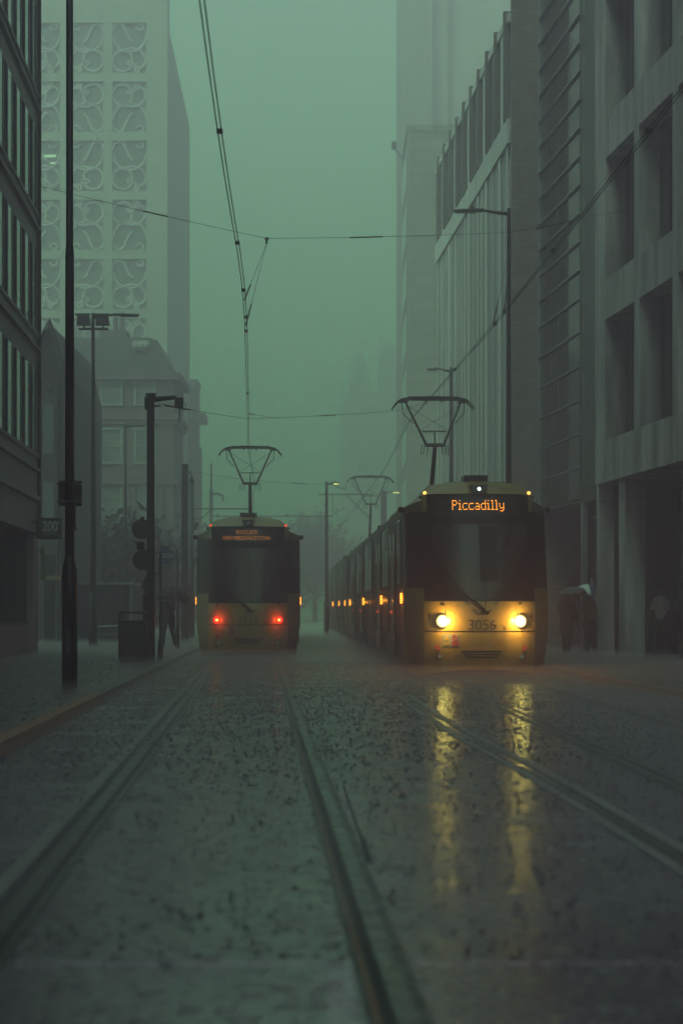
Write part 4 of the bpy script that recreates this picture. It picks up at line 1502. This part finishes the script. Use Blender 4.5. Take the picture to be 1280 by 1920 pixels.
mb.build('door_chevron', 'pale_metal', t)
mb = MB().box(3.3, 3.75, .95, 1.05, 3.02, 3.12).box(3.7, 3.85, 1.0, 1.25, 3.0, 3.06)
mb.build('security_camera', 'pale_metal', t)

# fin building
fX = lambda Y: 4.81 - .065 * (Y - 48.5)
t, L = facade('finned_building', 'pale office building with tall vertical fins and a brown brick end wall', (fX(66), 66), (fX(48.7), 48.7))
mb = MB().box(0, L, .40, 10, 3.6, 18.0)
mb.build('wall', 'fin_panel', t)
th = t.rotation_euler.z
# brick end wall facing the camera
mb = MB().box(L, L + .22, .02, 9, 0.1, 27)
mb.build('end_wall', 'brown_brick', t)
MB().box(0, L, -.07, .41, 14.55, 15.25).build('floor_band', 'fin_panel', t)
MB().box(0, L, -.07, .42, 18.0, 18.25).build('parapet', 'fin_panel', t)
MB().box(0, L, -.06, .41, 3.4, 4.1).build('shop_fascia', 'fin_panel', t)
rnd = random.Random(5)
x = L - .25
while x > .3:
    wd = rnd.choice((.55, .75, 1.05))
    fin = rnd.choice((.10, .16, .45))
    MB().box(x - fin, x, -.045, .42, 4.1, 14.5).build('fin', 'fin_panel', t)
    x -= fin
    a = x - wd
    if a < .1:
        break
    g1 = MB().box(a, x, .0, .38, 4.1, 14.5).build('window', 'glass_dark' if wd < .6 else 'glass_pale', t)
    MB().box((a + x) / 2 - .03, (a + x) / 2 + .03, -.02, .0, 4.1, 14.5).build('window_bar', 'fin_panel', g1)
    x = a
    if rnd.random() < .5:
        MB().box(x - .2, x, -.03, .42, 4.1, 14.5).build('pilaster', 'fin_panel', t)
        x -= .2
x = L - .2
i = 0
while x > .5:
    MB().box(x - .14, x, -.15, .42, 15.25, 18.25 + .12).build('upper_fin', 'fin_dark', t)
    MB().box(x - .75, x - .16, .0, .36, 15.3, 17.9).build('upper_window', 'glass_pale' if i % 2 else 'glass_dark', t)
    MB().box(x - 1.3, x - .77, -.03, .42, 15.26, 17.98).build('upper_pier', 'dark_panel' if i % 2 else 'fin_panel', t)
    x -= 1.75
    i += 1
MB().box(0, L, .35, .45, .1, 3.4).build('shop_window', 'glass_dark', t)

# lower brick building beyond the fins
t = thing('brick_building', 'tall flat topped brick building standing beyond the finned facade', 'building', (3.85, 100, 0))
H = 29.2
MB().box(0, 14, 0, 8, 0.1, H).build('wall', 'far_brick', t)
MB().box(.0, .16, -.06, .0, .1, H).build('corner_strip', 'window_trim', t)
for k in range(8):
    z = 3.5 + k * 3.25
    MB().box(-.03, .02, .5, 7.6, z, z + 2.2).build('window', 'glass_dark', t)
mb = MB().box(-.05, 14, -.05, 8.05, H, H + .35)
mb.build('parapet', 'far_brick', t)
mb = MB().tube([(-.1, 4, H - .6), (-.5, 4, H - .1), (-.62, 4, H + .1)], .05, 6)
mb.box(-.8, -.5, 3.8, 4.2, H + .05, H + .45)
mb.build('roof_camera', 'post_paint', t)

# far tower right
t = thing('tower_block', 'very tall plain tower fading into the fog above the brick building', 'tower', (4.55, 130, 0))
MB().box(0, 2.28, 0, 12, .1, 62).build('tower_core', 'tower_dark', t)
MB().box(2.28, 3.6, 1.2, 12, .1, 62).build('recess_wall', 'tower_stone', t)
MB().box(3.6, 26, 2.2, 14, .1, 62).build('wall', 'tower_stone', t)
MB().box(2.2, 2.32, -.12, 0, .1, 62).build('edge_fin', 'tower_stone', t)

# gothic towers, hazy
t = thing('gothic_hall', 'barely visible gothic hall with pinnacled turrets dissolving in the fog', 'building', (0, 285, 0))
Y = 285
def gx(px): return PX(px, Y)
mb = MB().box(gx(640), gx(800), 0, 20, .1, PZ(735, Y))
mb.build('wall', 'old_stone', t)
mb = MB().box(gx(655), gx(692), -.4, 5, PZ(735, Y), PZ(700, Y))
mb.frustum(gx(655), gx(692), -.4, 5, PZ(700, Y), PZ(660, Y), 1.05, 2.2)
mb.box(gx(637), gx(642), -.5, .4, PZ(740, Y), PZ(722, Y))
mb.build('turret', 'old_stone', t)
mb = MB().box(gx(710), gx(770), -.2, 6, PZ(735, Y), PZ(648, Y))
for px in (713, 768):
    mb.frustum(gx(px) - .28, gx(px) + .28, -.3, .26, PZ(650, Y), PZ(628, Y), .26, .26)
mb.build('tower', 'old_stone', t)
mb = MB().box(gx(646), gx(652), -.06, 0, 5, 20)
for px in (662, 676, 700, 722, 736, 752):
    mb.box(gx(px), gx(px + 7), -.06, 0, 6, 18)
mb.build('window', 'glass_dark', t)
MB().disc_y((gx(700), -.12, PZ(788, Y)), .09, .05, 10).build('lit_window', 'lit_window', t)
MB().disc_y((gx(684), -.12, PZ(800, Y)), .06, .05, 10).build('lit_window', 'lit_window', t)

# ------------------------------------------------------------------ left: tower with scroll panels
t = thing('scroll_tower', 'pale tall tower with large scrollwork window panels, upper left in the fog', 'tower', (-11.2, 110, 0), 0)
H = 39.0
def prism_xy(mb, poly, z0, z1):
    k = len(poly)
    mb.add([(x, y, z0) for x, y in poly] + [(x, y, z1) for x, y in poly],
           [tuple(range(k - 1, -1, -1)), tuple(range(k, 2 * k))] + [(i, (i + 1) % k, k + (i + 1) % k, k + i) for i in range(k)])
mb = MB()
prism_xy(mb, [(-16, .35), (-.0, .35), (-.70, 24), (-16, 24)], 0.1, H)
PWD, PHT, PPX, PPZ = 2.2, 3.25, 2.78, 3.81
px0 = PX(275, 110) + 11.2 - PWD                           # right-most column's left side
cols = [px0 - PPX * k for k in range(4)]
rows = [PZ(580, 110) + PPZ * k for k in range(-2, 5)]
# frame face pieces around the panels
xs = sorted(cols)
mb.box(-16, xs[0], 0, .35, .1, H)
for a, b in zip(xs, xs[1:]):
    mb.box(a + PWD, b, 0, .35, .1, H)
mb.box(xs[-1] + PWD, 0, 0, .35, .1, H)
for x in xs:
    zz = .1
    for r in rows:
        mb.box(x, x + PWD, 0.001, .35, zz, r)
        zz = r + PHT
    mb.box(x, x + PWD, 0.001, .35, zz, H)
mb.build('wall', 'tower_stone', t)
MB().box(-16, -.02, .02, 1.6, H + .02, H + 3).build('parapet', 'tower_stone', t)
def arc(cx, cy, r, a0, a1, n=14, r1=None):
    r1 = r if r1 is None else r1
    return [(cx + lerp(r, r1, i / n) * math.cos(R(lerp(a0, a1, i / n))), cy + lerp(r, r1, i / n) * math.sin(R(lerp(a0, a1, i / n)))) for i in range(n + 1)]
# scroll design in a unit panel: x 0..1, y 0..1.45 (y up)
SCROLL = [
    arc(.50, 1.10, .49, 180, 360, 20),
    [(.0, 1.2), (.05, 1.36), (.2, 1.44), (.33, 1.36), (.42, 1.15), (.5, .98), (.6, .9)],
    arc(.82, 1.36, .13, 180, 500, 16, .05),
    arc(.30, .36, .30, 20, 330, 20),
    [(.30, .66), (.5, .62), (.57, .5), (.58, .33), (.5, .2)],
    arc(.49, .28, .09, -60, 300, 14, .03),
    [(.3, .66), (.55, .72), (.8, .68), (.95, .5), (.98, .34), (.9, .2), (.75, .12)],
    arc(.72, .10, .10, 60, 380, 14, .04),
    [(.58, .33), (.68, .2), (.72, .1)],
]
GS = 'scrollwork panels'
for ci, x in enumerate(cols):
    for ri, z in enumerate(rows):
        pn = MB().box(x, x + PWD, .22, .26, z, z + PHT).build('window_panel', 'tower_glass', t)
        mb = MB()
        fl = (ci % 2 == 1)
        fz = (ri % 2 == 1)
        for cv in SCROLL:
            pts = []
            for (u, v) in cv:
                v = v / 1.45
                u = 1 - u if fl else u
                v = 1 - v if fz else v
                pts.append((x + max(.0, min(1, u)) * PWD, .16, z + max(0, min(1, v)) * PHT))
            mb.tube(pts, .10, 5)
        mb.build('scrollwork', 'pale_concrete', pn)
mb = MB().box(cols[2] + .2, cols[2] + 1.9, .18, .22, PZ(293, 110), PZ(289, 110))
mb.box(cols[2] + 1.5, cols[2] + 2.15, .18, .22, PZ(306, 110), PZ(303, 110))
mb.build('strip_light', 'lit_window', t)

# Victorian corner building
Y = 84
t = thing('victorian_building', 'old stone building with a mansard roof and sash windows below the scroll tower', 'building', (0, Y, 0))
xL, xR = PX(40, Y), PX(326, Y)
zc1, zc2, ztop = PZ(700, Y), PZ(672, Y), PZ(632, Y)
mb = MB().box(xL, xR, 0, 5, .1, zc1)
mb.build('wall', 'old_stone', t)
mb = MB()
for zq, o, hh in ((zc1, .35, .35), (PZ(776, Y), .25, .3), (PZ(788, Y), .15, .2), (PZ(897, Y), .25, .3), (PZ(1000, Y), .3, .35)):
    mb.box(xL, xR + o, -o, 5, zq - hh, zq)
mb.build('cornice', 'old_stone', t)
mb = MB()
prof = [(xR - .25, zc1), (xR - .28, zc1 + .5), (xR - .45, zc2 + .2), (xR - .62, ztop - .45), (xR - .85, ztop - .12), (xR - 1.2, ztop)]
mb.prism([(xL, zc1)] + prof + [(xL, ztop)], .2, 5)
mb.build('roof', 'slate', t)
mb = MB().box(PX(170, Y), PX(222, Y), 3, 5, ztop - 1, PZ(600, Y)).box(PX(195, Y), PX(200, Y), 3.5, 4.2, PZ(600, Y), PZ(570, Y)).box(PX(208, Y), PX(213, Y), 3.5, 4.2, PZ(600, Y), PZ(570, Y))
mb.build('chimney', 'old_stone', t)
mb = MB()
for px in (255, 265, 273):
    mb.lathe([(.12, PZ(657, Y)), (.22, PZ(650, Y)), (.22, PZ(645, Y)), (.12, PZ(638, Y))], 10, (PX(px, Y), .15))
mb.build('balustrade', 'window_trim', t)
for (p0, p1) in ((112, 146), (193, 226), (256, 288)):
    for (q0, q1) in ((707, 757), (806, 866), (905, 985)):
        x0, x1, z0, z1 = PX(p0, Y), PX(p1, Y), PZ(q1, Y), PZ(q0, Y)
        wn = MB().box(x0, x1, -.02, .05, z0, z1).build('window', 'tower_glass', t)
        mb = MB().box(x0 - .12, x0, -.10, 0, z0 - .1, z1 + .1).box(x1, x1 + .12, -.10, 0, z0 - .1, z1 + .1)
        mb.box(x0, x1, -.12, 0, z0 - .1, z0).box(x0, x1, -.10, 0, z1, z1 + .12)
        mb.box(x0, x1, -.05, -.02, (z0 + z1) / 2 - .05, (z0 + z1) / 2 + .05)
        mb.build('window_frame', 'window_trim', wn)
mb = MB()
for px in (150, 180, 236, 248, 298, 318):
    mb.box(PX(px, Y), PX(px + 8, Y), -.18, 0, .1, PZ(1000, Y) - .36)
    mb.box(PX(px, Y), PX(px + 8, Y), -.14, 0, PZ(1000, Y) + .01, PZ(897, Y) - .31)
mb.build('pilaster', 'old_stone', t)
MB().box(xR - 8, xR - .5, -.06, 0, .4, 3.2).build('shop_front', 'glass_dark', t)

# hazy cornice building behind
Y = 132
t = thing('cornice_building', 'dim stone building with a jutting cornice beyond the scroll tower', 'building', (0, Y, 0))
MB().box(-26, PX(369, Y), 0, 3, .1, PZ(722, Y)).build('wall', 'old_stone', t)
MB().box(-26, PX(373, Y), -.2, 3, .1, PZ(835, Y)).build('lower_wall', 'old_stone', t)
MB().frustum(-26, PX(386, Y), -.6, 2, PZ(776, Y), PZ(792, Y), 0, 0).build('cornice', 'old_stone', t)
MB().box(-26, PX(371, Y), -.2, 3, PZ(722, Y), PZ(712, Y)).build('parapet', 'old_stone', t)

# gabled bay building just past the office
Y = 56
t = thing('gabled_building', 'narrow stone gabled building squeezed between the office and the old building', 'building', (0, Y, 0))
xa, xb, xm = PX(56, Y), PX(119, Y), PX(93, Y)
MB().prism([(xa - 6, .1), (xb, .1), (xb, PZ(700, Y)), (xm, PZ(606, Y)), (PX(66, Y), PZ(660, Y)), (xa - 6, PZ(660, Y))], 0, 9).build('wall', 'old_stone', t)
mb = MB()
mb.tube([(xb + .12, -.1, PZ(706, Y)), (xm, -.1, PZ(602, Y)), (PX(64, Y), -.1, PZ(664, Y))], .09, 4)
mb.tube([(PX(80, Y), -.1, PZ(700, Y)), (PX(105, Y), -.1, PZ(735, Y))], .10, 4)
mb.box(PX(106, Y), PX(111, Y), -.22, 0, .1, PZ(705, Y))
mb.build('gable_trim', 'old_stone', t)
mb = MB()
for (p0, p1, q0, q1) in ((68, 77, 815, 883), (82, 102, 760, 850), (82, 102, 905, 985)):
    mb.box(PX(p0, Y), PX(p1, Y), -.03, 0, PZ(q1, Y), PZ(q0, Y))
mb.build('window', 'glass_pale', t)
MB().box(PX(84, Y), PX(118, Y), -.05, 0, .1, 3.0).build('shop_front', 'glass_dark', t)
MB().box(PX(92, Y), PX(150, Y), -.45, -.02, PZ(1088, Y), PZ(1080, Y)).build('awning', 'sign_yellow', t)
MB().tube([(PX(115, Y), -.14, .1), (PX(115, Y), -.14, PZ(720, Y))], .05, 8).build('downpipe', 'grey_metal', t)
# yellow banner by the shop corner
Y = 44
t = thing('banner_sign', 'narrow yellow vertical sign with dark marks beside the shop corner', 'sign', (PX(80, Y), Y, PZ(1087, Y)))
hh = PZ(1025, Y) - PZ(1087, Y)
MB().box(-.055, .055, 0, .04, 0, hh).build('sign_panel', 'sign_yellow', t)
mb = MB().box(-.04, .02, -.004, 0, .15, hh * .72)
pn = mb.build('sign_strip', 'sign_white', t)
mb = MB()
for k in range(5):
    mb.box(-.03, .01, -.007, -.004, .2 + k * .08, .245 + k * .08)
mb.build('sign_mark', 'sign_black', t)
MB().box(-.2, -.055, .01, .03, .1, .13).box(-.2, -.055, .01, .03, hh - .13, hh - .1).build('bracket', 'grey_metal', t)
# kiosk / shelter with flat wet roof
Y = 58
t = thing('kiosk', 'low dark kiosk with a flat wet roof behind the nearest pole', 'kiosk', (PX(190, Y), Y, PAV))
a, b = PX(140, Y) - PX(190, Y), PX(250, Y) - PX(190, Y)
zt = PZ(1097, Y) - PAV
MB().box(a + .1, b - .15, .1, 2.2, 0, zt).build('wall', 'dark_panel', t)
MB().box(a - .1, b, -.25, 2.4, zt, zt + .09).build('roof', 'pale_metal', t, bevel=.02)
k_ = MB().box(a + .7, b - .4, .06, .1, .75, zt - .25).build('window', 'glass_dark', t)
MB().box(a + .66, a + .7, .05, .1, .7, zt - .2).box(b - .4, b - .36, .05, .1, .7, zt - .2).box(a + .7, b - .4, .05, .1, zt - .25, zt - .2).build('window_frame', 'grey_metal', k_)
mb = MB().box(b - .04, b, -.2, -.16, 0, zt)
mb.build('corner_post', 'pale_metal', t)
# low railing
Y = 54
t = thing('railing', 'low pale metal railing on the pavement in front of the kiosk', 'railing', (PX(182, Y), Y, PAV))
mb = MB()
for k in range(6):
    mb.tube([(k * .15, 0, 0), (k * .15, 0, .55)], .012, 6)
mb.build('upright', 'grey_metal', t)
MB().tube([(-.05, 0, .55), (.82, 0, .6)], .022, 6).tube([(-.05, 0, .3), (.82, 0, .33)], .016, 6).build('rail', 'pale_metal', t)

# ------------------------------------------------------------------ far trees
def tree(label, loc, H, rw, seed, group):
    rnd = random.Random(seed)
    t = thing('tree', label, 'tree', loc, 0, group)
    mb = MB()
    mb.tube([(0, 0, 0), (.05, 0, H * .3), (0, .05, H * .55)], [.22, .16, .10], 8)
    tips = []
    for k in range(9):
        a = rnd.uniform(0, 6.28)
        e = (rw * .7 * math.cos(a) * rnd.uniform(.5, 1), rw * .7 * math.sin(a), H * rnd.uniform(.32, .84))
        mb.tube([(0, .03, H * rnd.uniform(.3, .5)), (e[0] * .5, e[1] * .5, H * .58), e], [.08, .05, .02], 6)
        tips.append(e)
    mb.build('trunk', 'bark', t)
    cb = MB()
    for k in range(4200):
        c = rnd.choice(tips)
        u = Vector((rnd.gauss(0, 1), rnd.gauss(0, 1), rnd.gauss(0, .8)))
        p = Vector(c) + u * rw * .36
        if p.z < H * .08: continue
        d = Vector((rnd.gauss(0, 1), rnd.gauss(0, 1), rnd.gauss(0, 1))).normalized()
        e = d.orthogonal().normalized()
        s = rnd.uniform(.12, .30)
        f = d.cross(e)
        cb.add([p - e * s, p + f * s * .6, p + e * s, p - f * s * .6], [(0, 1, 2, 3)])
    cb.build('crown', 'leaves', t)
    return t
tree('rounded dark tree far down the road left of the lamp between the tracks', (PX(590, 150), 150, 0), 9.6, 3.1, 3, 'far trees closing the street')
tree('smaller far tree just left of the rear of the right tram', (PX(640, 155), 155, 0), 7.5, 2.6, 4, 'far trees closing the street')
tree('dim tree behind the spired post on the left', (PX(388, 118), 118, PAV), 6.8, 2.0, 5, 'far trees closing the street')
tree('dark bushy tree on the pavement behind the kiosk', (PX(212, 72), 72, PAV), 4.6, 2.3, 6, 'far trees closing the street')

# ------------------------------------------------------------------ overhead wires
def sag(a, b, n, s):
    a, b = Vector(a), Vector(b)
    return [lerp(a, b, k / n) - Vector((0, 0, 4 * s * (k / n) * (1 - k / n))) for k in range(n + 1)]
GW = 'contact wires over the tracks'
def contact(label, xf, y0, y1, zw, dx, clamps, group):
    t = thing('contact_wire', label, 'overhead wire', (xf(y0), y0, 0), 0, group)
    def P_(y, o, dz=0): return (xf(y) - xf(y0) + o, y - y0, zw + dz)
    for o in (-dx, dx):
        MB().tube([P_(y, o) for y in frange(y0, 68, 31) + [80, 100, 130, y1]], .0065, 6).build('wire', 'cable', t)
    for y in clamps:
        MB().box(xf(y) - xf(y0) - dx - .012, xf(y) - xf(y0) + dx + .012, y - y0 - .03, y - y0 + .03, zw - .012, zw + .03).build('clamp', 'cable', t)
    return t
ZWL = 6.29
def interp(pts, Y):
    if Y <= pts[0][0]: return pts[0][1]
    for (a, xa), (b, xb) in zip(pts, pts[1:]):
        if a <= Y <= b:
            return lerp(xa, xb, (Y - a) / (b - a))
    return pts[-1][1]
def xwl(Y): return xl_track(Y) + interp([(14.1, -.19), (17.1, -.15), (20.9, -.08), (25.1, .02), (29.2, .05), (44.6, -.01), (53.5, -.06), (70, .1), (90, -.1)], Y)
def xwr(Y): return xr_track(Y) + interp([(16.5, .33), (30.3, .2), (45.9, -.16), (62, .12), (68, .1), (90, -.1)], Y)
contact('double contact wire running down to the pantograph of the red lit tram', lambda y: xwl(y), 8, 160, ZWL, .020, (18, 23.5, 27.0, 29.5, 31, 40), GW)
contact('double contact wire slanting down from the right edge to the Piccadilly tram pantograph', lambda y: xwr(y), 8, 160, ZWL, .020, (18, 24, 29, 30.2, 36), GW)
GSW = 'span wires across the street'
def span(label, pts, ins, hang, r=.006):
    """pts: anchor points in order; ins: (segment, t0, t1) insulators; hang: lines down to the contact wire"""
    t = thing('span_wire', label, 'overhead wire', pts[0], 0, GSW)
    o = Vector(pts[0])
    mb = MB()
    for a, b in zip(pts, pts[1:]):
        mb.tube([p - o for p in sag(a, b, 8, .03)], r, 5)
    mb.build('wire', 'cable', t)
    for (k, t0, t1) in ins:
        a, b = Vector(pts[k]), Vector(pts[k + 1])
        p0, p1 = lerp(a, b, t0) - o, lerp(a, b, t1) - o
        dn = Vector((0, 0, -.03))
        m_ = MB().tube([p0 + dn, lerp(p0, p1, .1) + dn, lerp(p0, p1, .9) + dn, p1 + dn], [.02, .018, .018, .02], 6)
        m_.build('insulator', 'rubber', t)
    for (a, b) in hang:
        a, b = Vector(a) - o, Vector(b) - o
        MB().tube([a, b], r * .9, 5).tube([lerp(a, b, .8), b], .016, 6).build('hanger', 'cable', t)
    return t
n1 = (PX(500, 40), 40, PZ(447, 40))
pR = (PX(958, 42) + .0, 41.9, PZ(437, 42))
wl1 = (xwl(28.0), 28.0, ZWL + .04)
wl2 = (xwl(30.5), 30.5, ZWL + .04)
span('high span wire from the office to the right street lamp, coupling at its middle',
     [(PX(40, 40.5), 40.5, PZ(340, 40.5)), n1, pR], [(0, .50, .60), (1, .33, .46)],
     [((n1[0], n1[1], n1[2] - .12), wl1), ((n1[0], n1[1], n1[2] - .12), wl2)])
MBt = MB().box(-.045, .045, -.03, .03, -.045, .02).box(-.03, .02, -.02, .02, -.13, -.06).box(-.012, .012, -.01, .01, -.06, -.045)
tag(MBt.build('wire_node', 'cable', None, loc=n1), 'dark coupling on the span wire where the hanging lines meet', 'coupling')
wr1 = (xwr(29), 29, ZWL + .04)
wr2 = (xwr(30.4), 30.4, ZWL + .04)
span('short span wire from the right street lamp to the concrete building',
     [pR, (PX(1300, 37), 37.5, PZ(366, 37.5))], [(0, .15, .36)], [((pR[0], pR[1], pR[2] - .1), wr1), ((pR[0], pR[1], pR[2] - .1), wr2)])
nl = (xwl(50) + .0, 50, PZ(785, 50))
span('lower span wire from the catenary post over the left tram towards the right',
     [(PX(300, 37) , 36.9, PZ(757, 37)), (PX(467, 44), 44, PZ(785, 44)), (PX(741, 56), 56, PZ(770, 56)), (PX(905, 62), 62, PZ(724, 62))],
     [(0, .05, .3), (1, .42, .53)], [((PX(516, 44), 44, PZ(784, 44)), (xwl(44.5), 44.5, ZWL + .05))])
span('faint span wire from the square post past the tram pantograph', [(PX(352, 60), 60, PZ(882, 60)), (PX(470, 66), 66, PZ(900, 66)), (PX(612, 76), 76, PZ(908, 76))], [(1, .5, .7)], [])

# ------------------------------------------------------------------ rain, splash mist, haze
mat('rain_drop', (.75, .8, .8), .15, var=.05, spec=.6)
rm = MATS['rain_drop']
rm.node_tree.nodes['Principled BSDF'].inputs['Transmission Weight'].default_value = .3
rnd = random.Random(11)
vs, fs = [], []
for k in range(60000):
    y = rnd.uniform(24, 64)
    hw = y * .205 + 2
    x = rnd.uniform(-hw, hw)
    z = rnd.uniform(.15, 6.0)
    r = rnd.uniform(.0015, .0026)
    h = r * rnd.uniform(3, 6)
    o = len(vs)
    vs += [(x, y, z - h), (x - r, y, z), (x, y - r, z), (x + r, y, z), (x, y + r, z), (x, y, z + h)]
    fs += [(o, o + 2, o + 1), (o, o + 3, o + 2), (o, o + 4, o + 3), (o, o + 1, o + 4), (o + 5, o + 1, o + 2), (o + 5, o + 2, o + 3), (o + 5, o + 3, o + 4), (o + 5, o + 4, o + 1)]
mb = MB()
mb.v, mb.f = vs, fs
tag(mb.build('rain', 'rain_drop'), 'fine falling raindrops all over the street', 'rain', kind='stuff')

mat('splash_water', (.035, .03, .035), .25, var=.1, spec=.4)
vs, fs = [], []
for k in range(26000):
    y = math.sqrt(rnd.uniform(6.0 ** 2, 40 ** 2))
    x = rnd.uniform(-1, 1) * (.21 * y + 1.2)
    if (x < xl_kerb(y) - .1 or x > xr_kerb(y) + .1) and rnd.random() < .72: continue
    if x < xl_kerb(y) - .1: z0 = PAV
    elif x > xr_kerb(y) + .1: z0 = PAV
    else: z0 = 0
    r0 = rnd.uniform(.0045, .0105) * min(1, max(.65, y / 15))
    r1, h = r0 * rnd.uniform(1.5, 2.1), r0 * rnd.uniform(.8, 1.7)
    o = len(vs)
    ph = rnd.uniform(0, 1)
    for j in range(7):
        a = ph + 2 * math.pi * j / 7
        vs.append((x + r0 * math.cos(a), y + r0 * math.sin(a), z0 + .0005))
    for j in range(7):
        a = ph + 2 * math.pi * j / 7
        hh = h * (1.25 if j % 2 else .7)
        vs.append((x + r1 * math.cos(a), y + r1 * math.sin(a), z0 + hh))
    fs += [(o + j, o + (j + 1) % 7, o + 7 + (j + 1) % 7, o + 7 + j) for j in range(7)]
    for q in range(2):
        dx, dy, dz, dr = rnd.uniform(-2, 2) * r1, rnd.uniform(-2, 2) * r1, h * rnd.uniform(1.3, 4), rnd.uniform(.0015, .003)
        o = len(vs)
        cx, cy, cz = x + dx, y + dy, z0 + dz
        vs += [(cx, cy, cz - dr), (cx - dr, cy, cz), (cx, cy - dr, cz), (cx + dr, cy, cz), (cx, cy + dr, cz), (cx, cy, cz + dr)]
        fs += [(o, o + 2, o + 1), (o, o + 3, o + 2), (o, o + 4, o + 3), (o, o + 1, o + 4), (o + 5, o + 1, o + 2), (o + 5, o + 2, o + 3), (o + 5, o + 3, o + 4), (o + 5, o + 4, o + 1)]
mb = MB()
mb.v, mb.f = vs, fs
tag(mb.build('rain_splashes', 'splash_water'), 'small crowns of water where raindrops hit the road', 'rain splash', kind='stuff')

def volume(name, col, dens, aniso, box, label):
    m = bpy.data.materials.new(name)
    m.use_nodes = True
    m.node_tree.nodes.clear()
    pv = m.node_tree.nodes.new('ShaderNodeVolumePrincipled')
    pv.inputs['Color'].default_value = (*col, 1)
    pv.inputs['Density'].default_value = dens
    pv.inputs['Anisotropy'].default_value = aniso
    pv.inputs['Absorption Color'].default_value = (1, 1, 1, 1)
    out = m.node_tree.nodes.new('ShaderNodeOutputMaterial')
    m.node_tree.links.new(pv.outputs[0], out.inputs['Volume'])
    MATS[name] = m
    return tag(MB().box(*box).build(name, name), label, 'haze', kind='stuff')
volume('haze', (.98, .65, .92), .0158, .45, (-155, 155, -30, 325, -1.0, 64), 'pale green rain haze filling the whole street')
volume('splash_mist', (.96, .70, .92), .140, .1, (-60, 60, 6, 130, -.3, .26), 'low grey spray of rain splashing up from the ground')
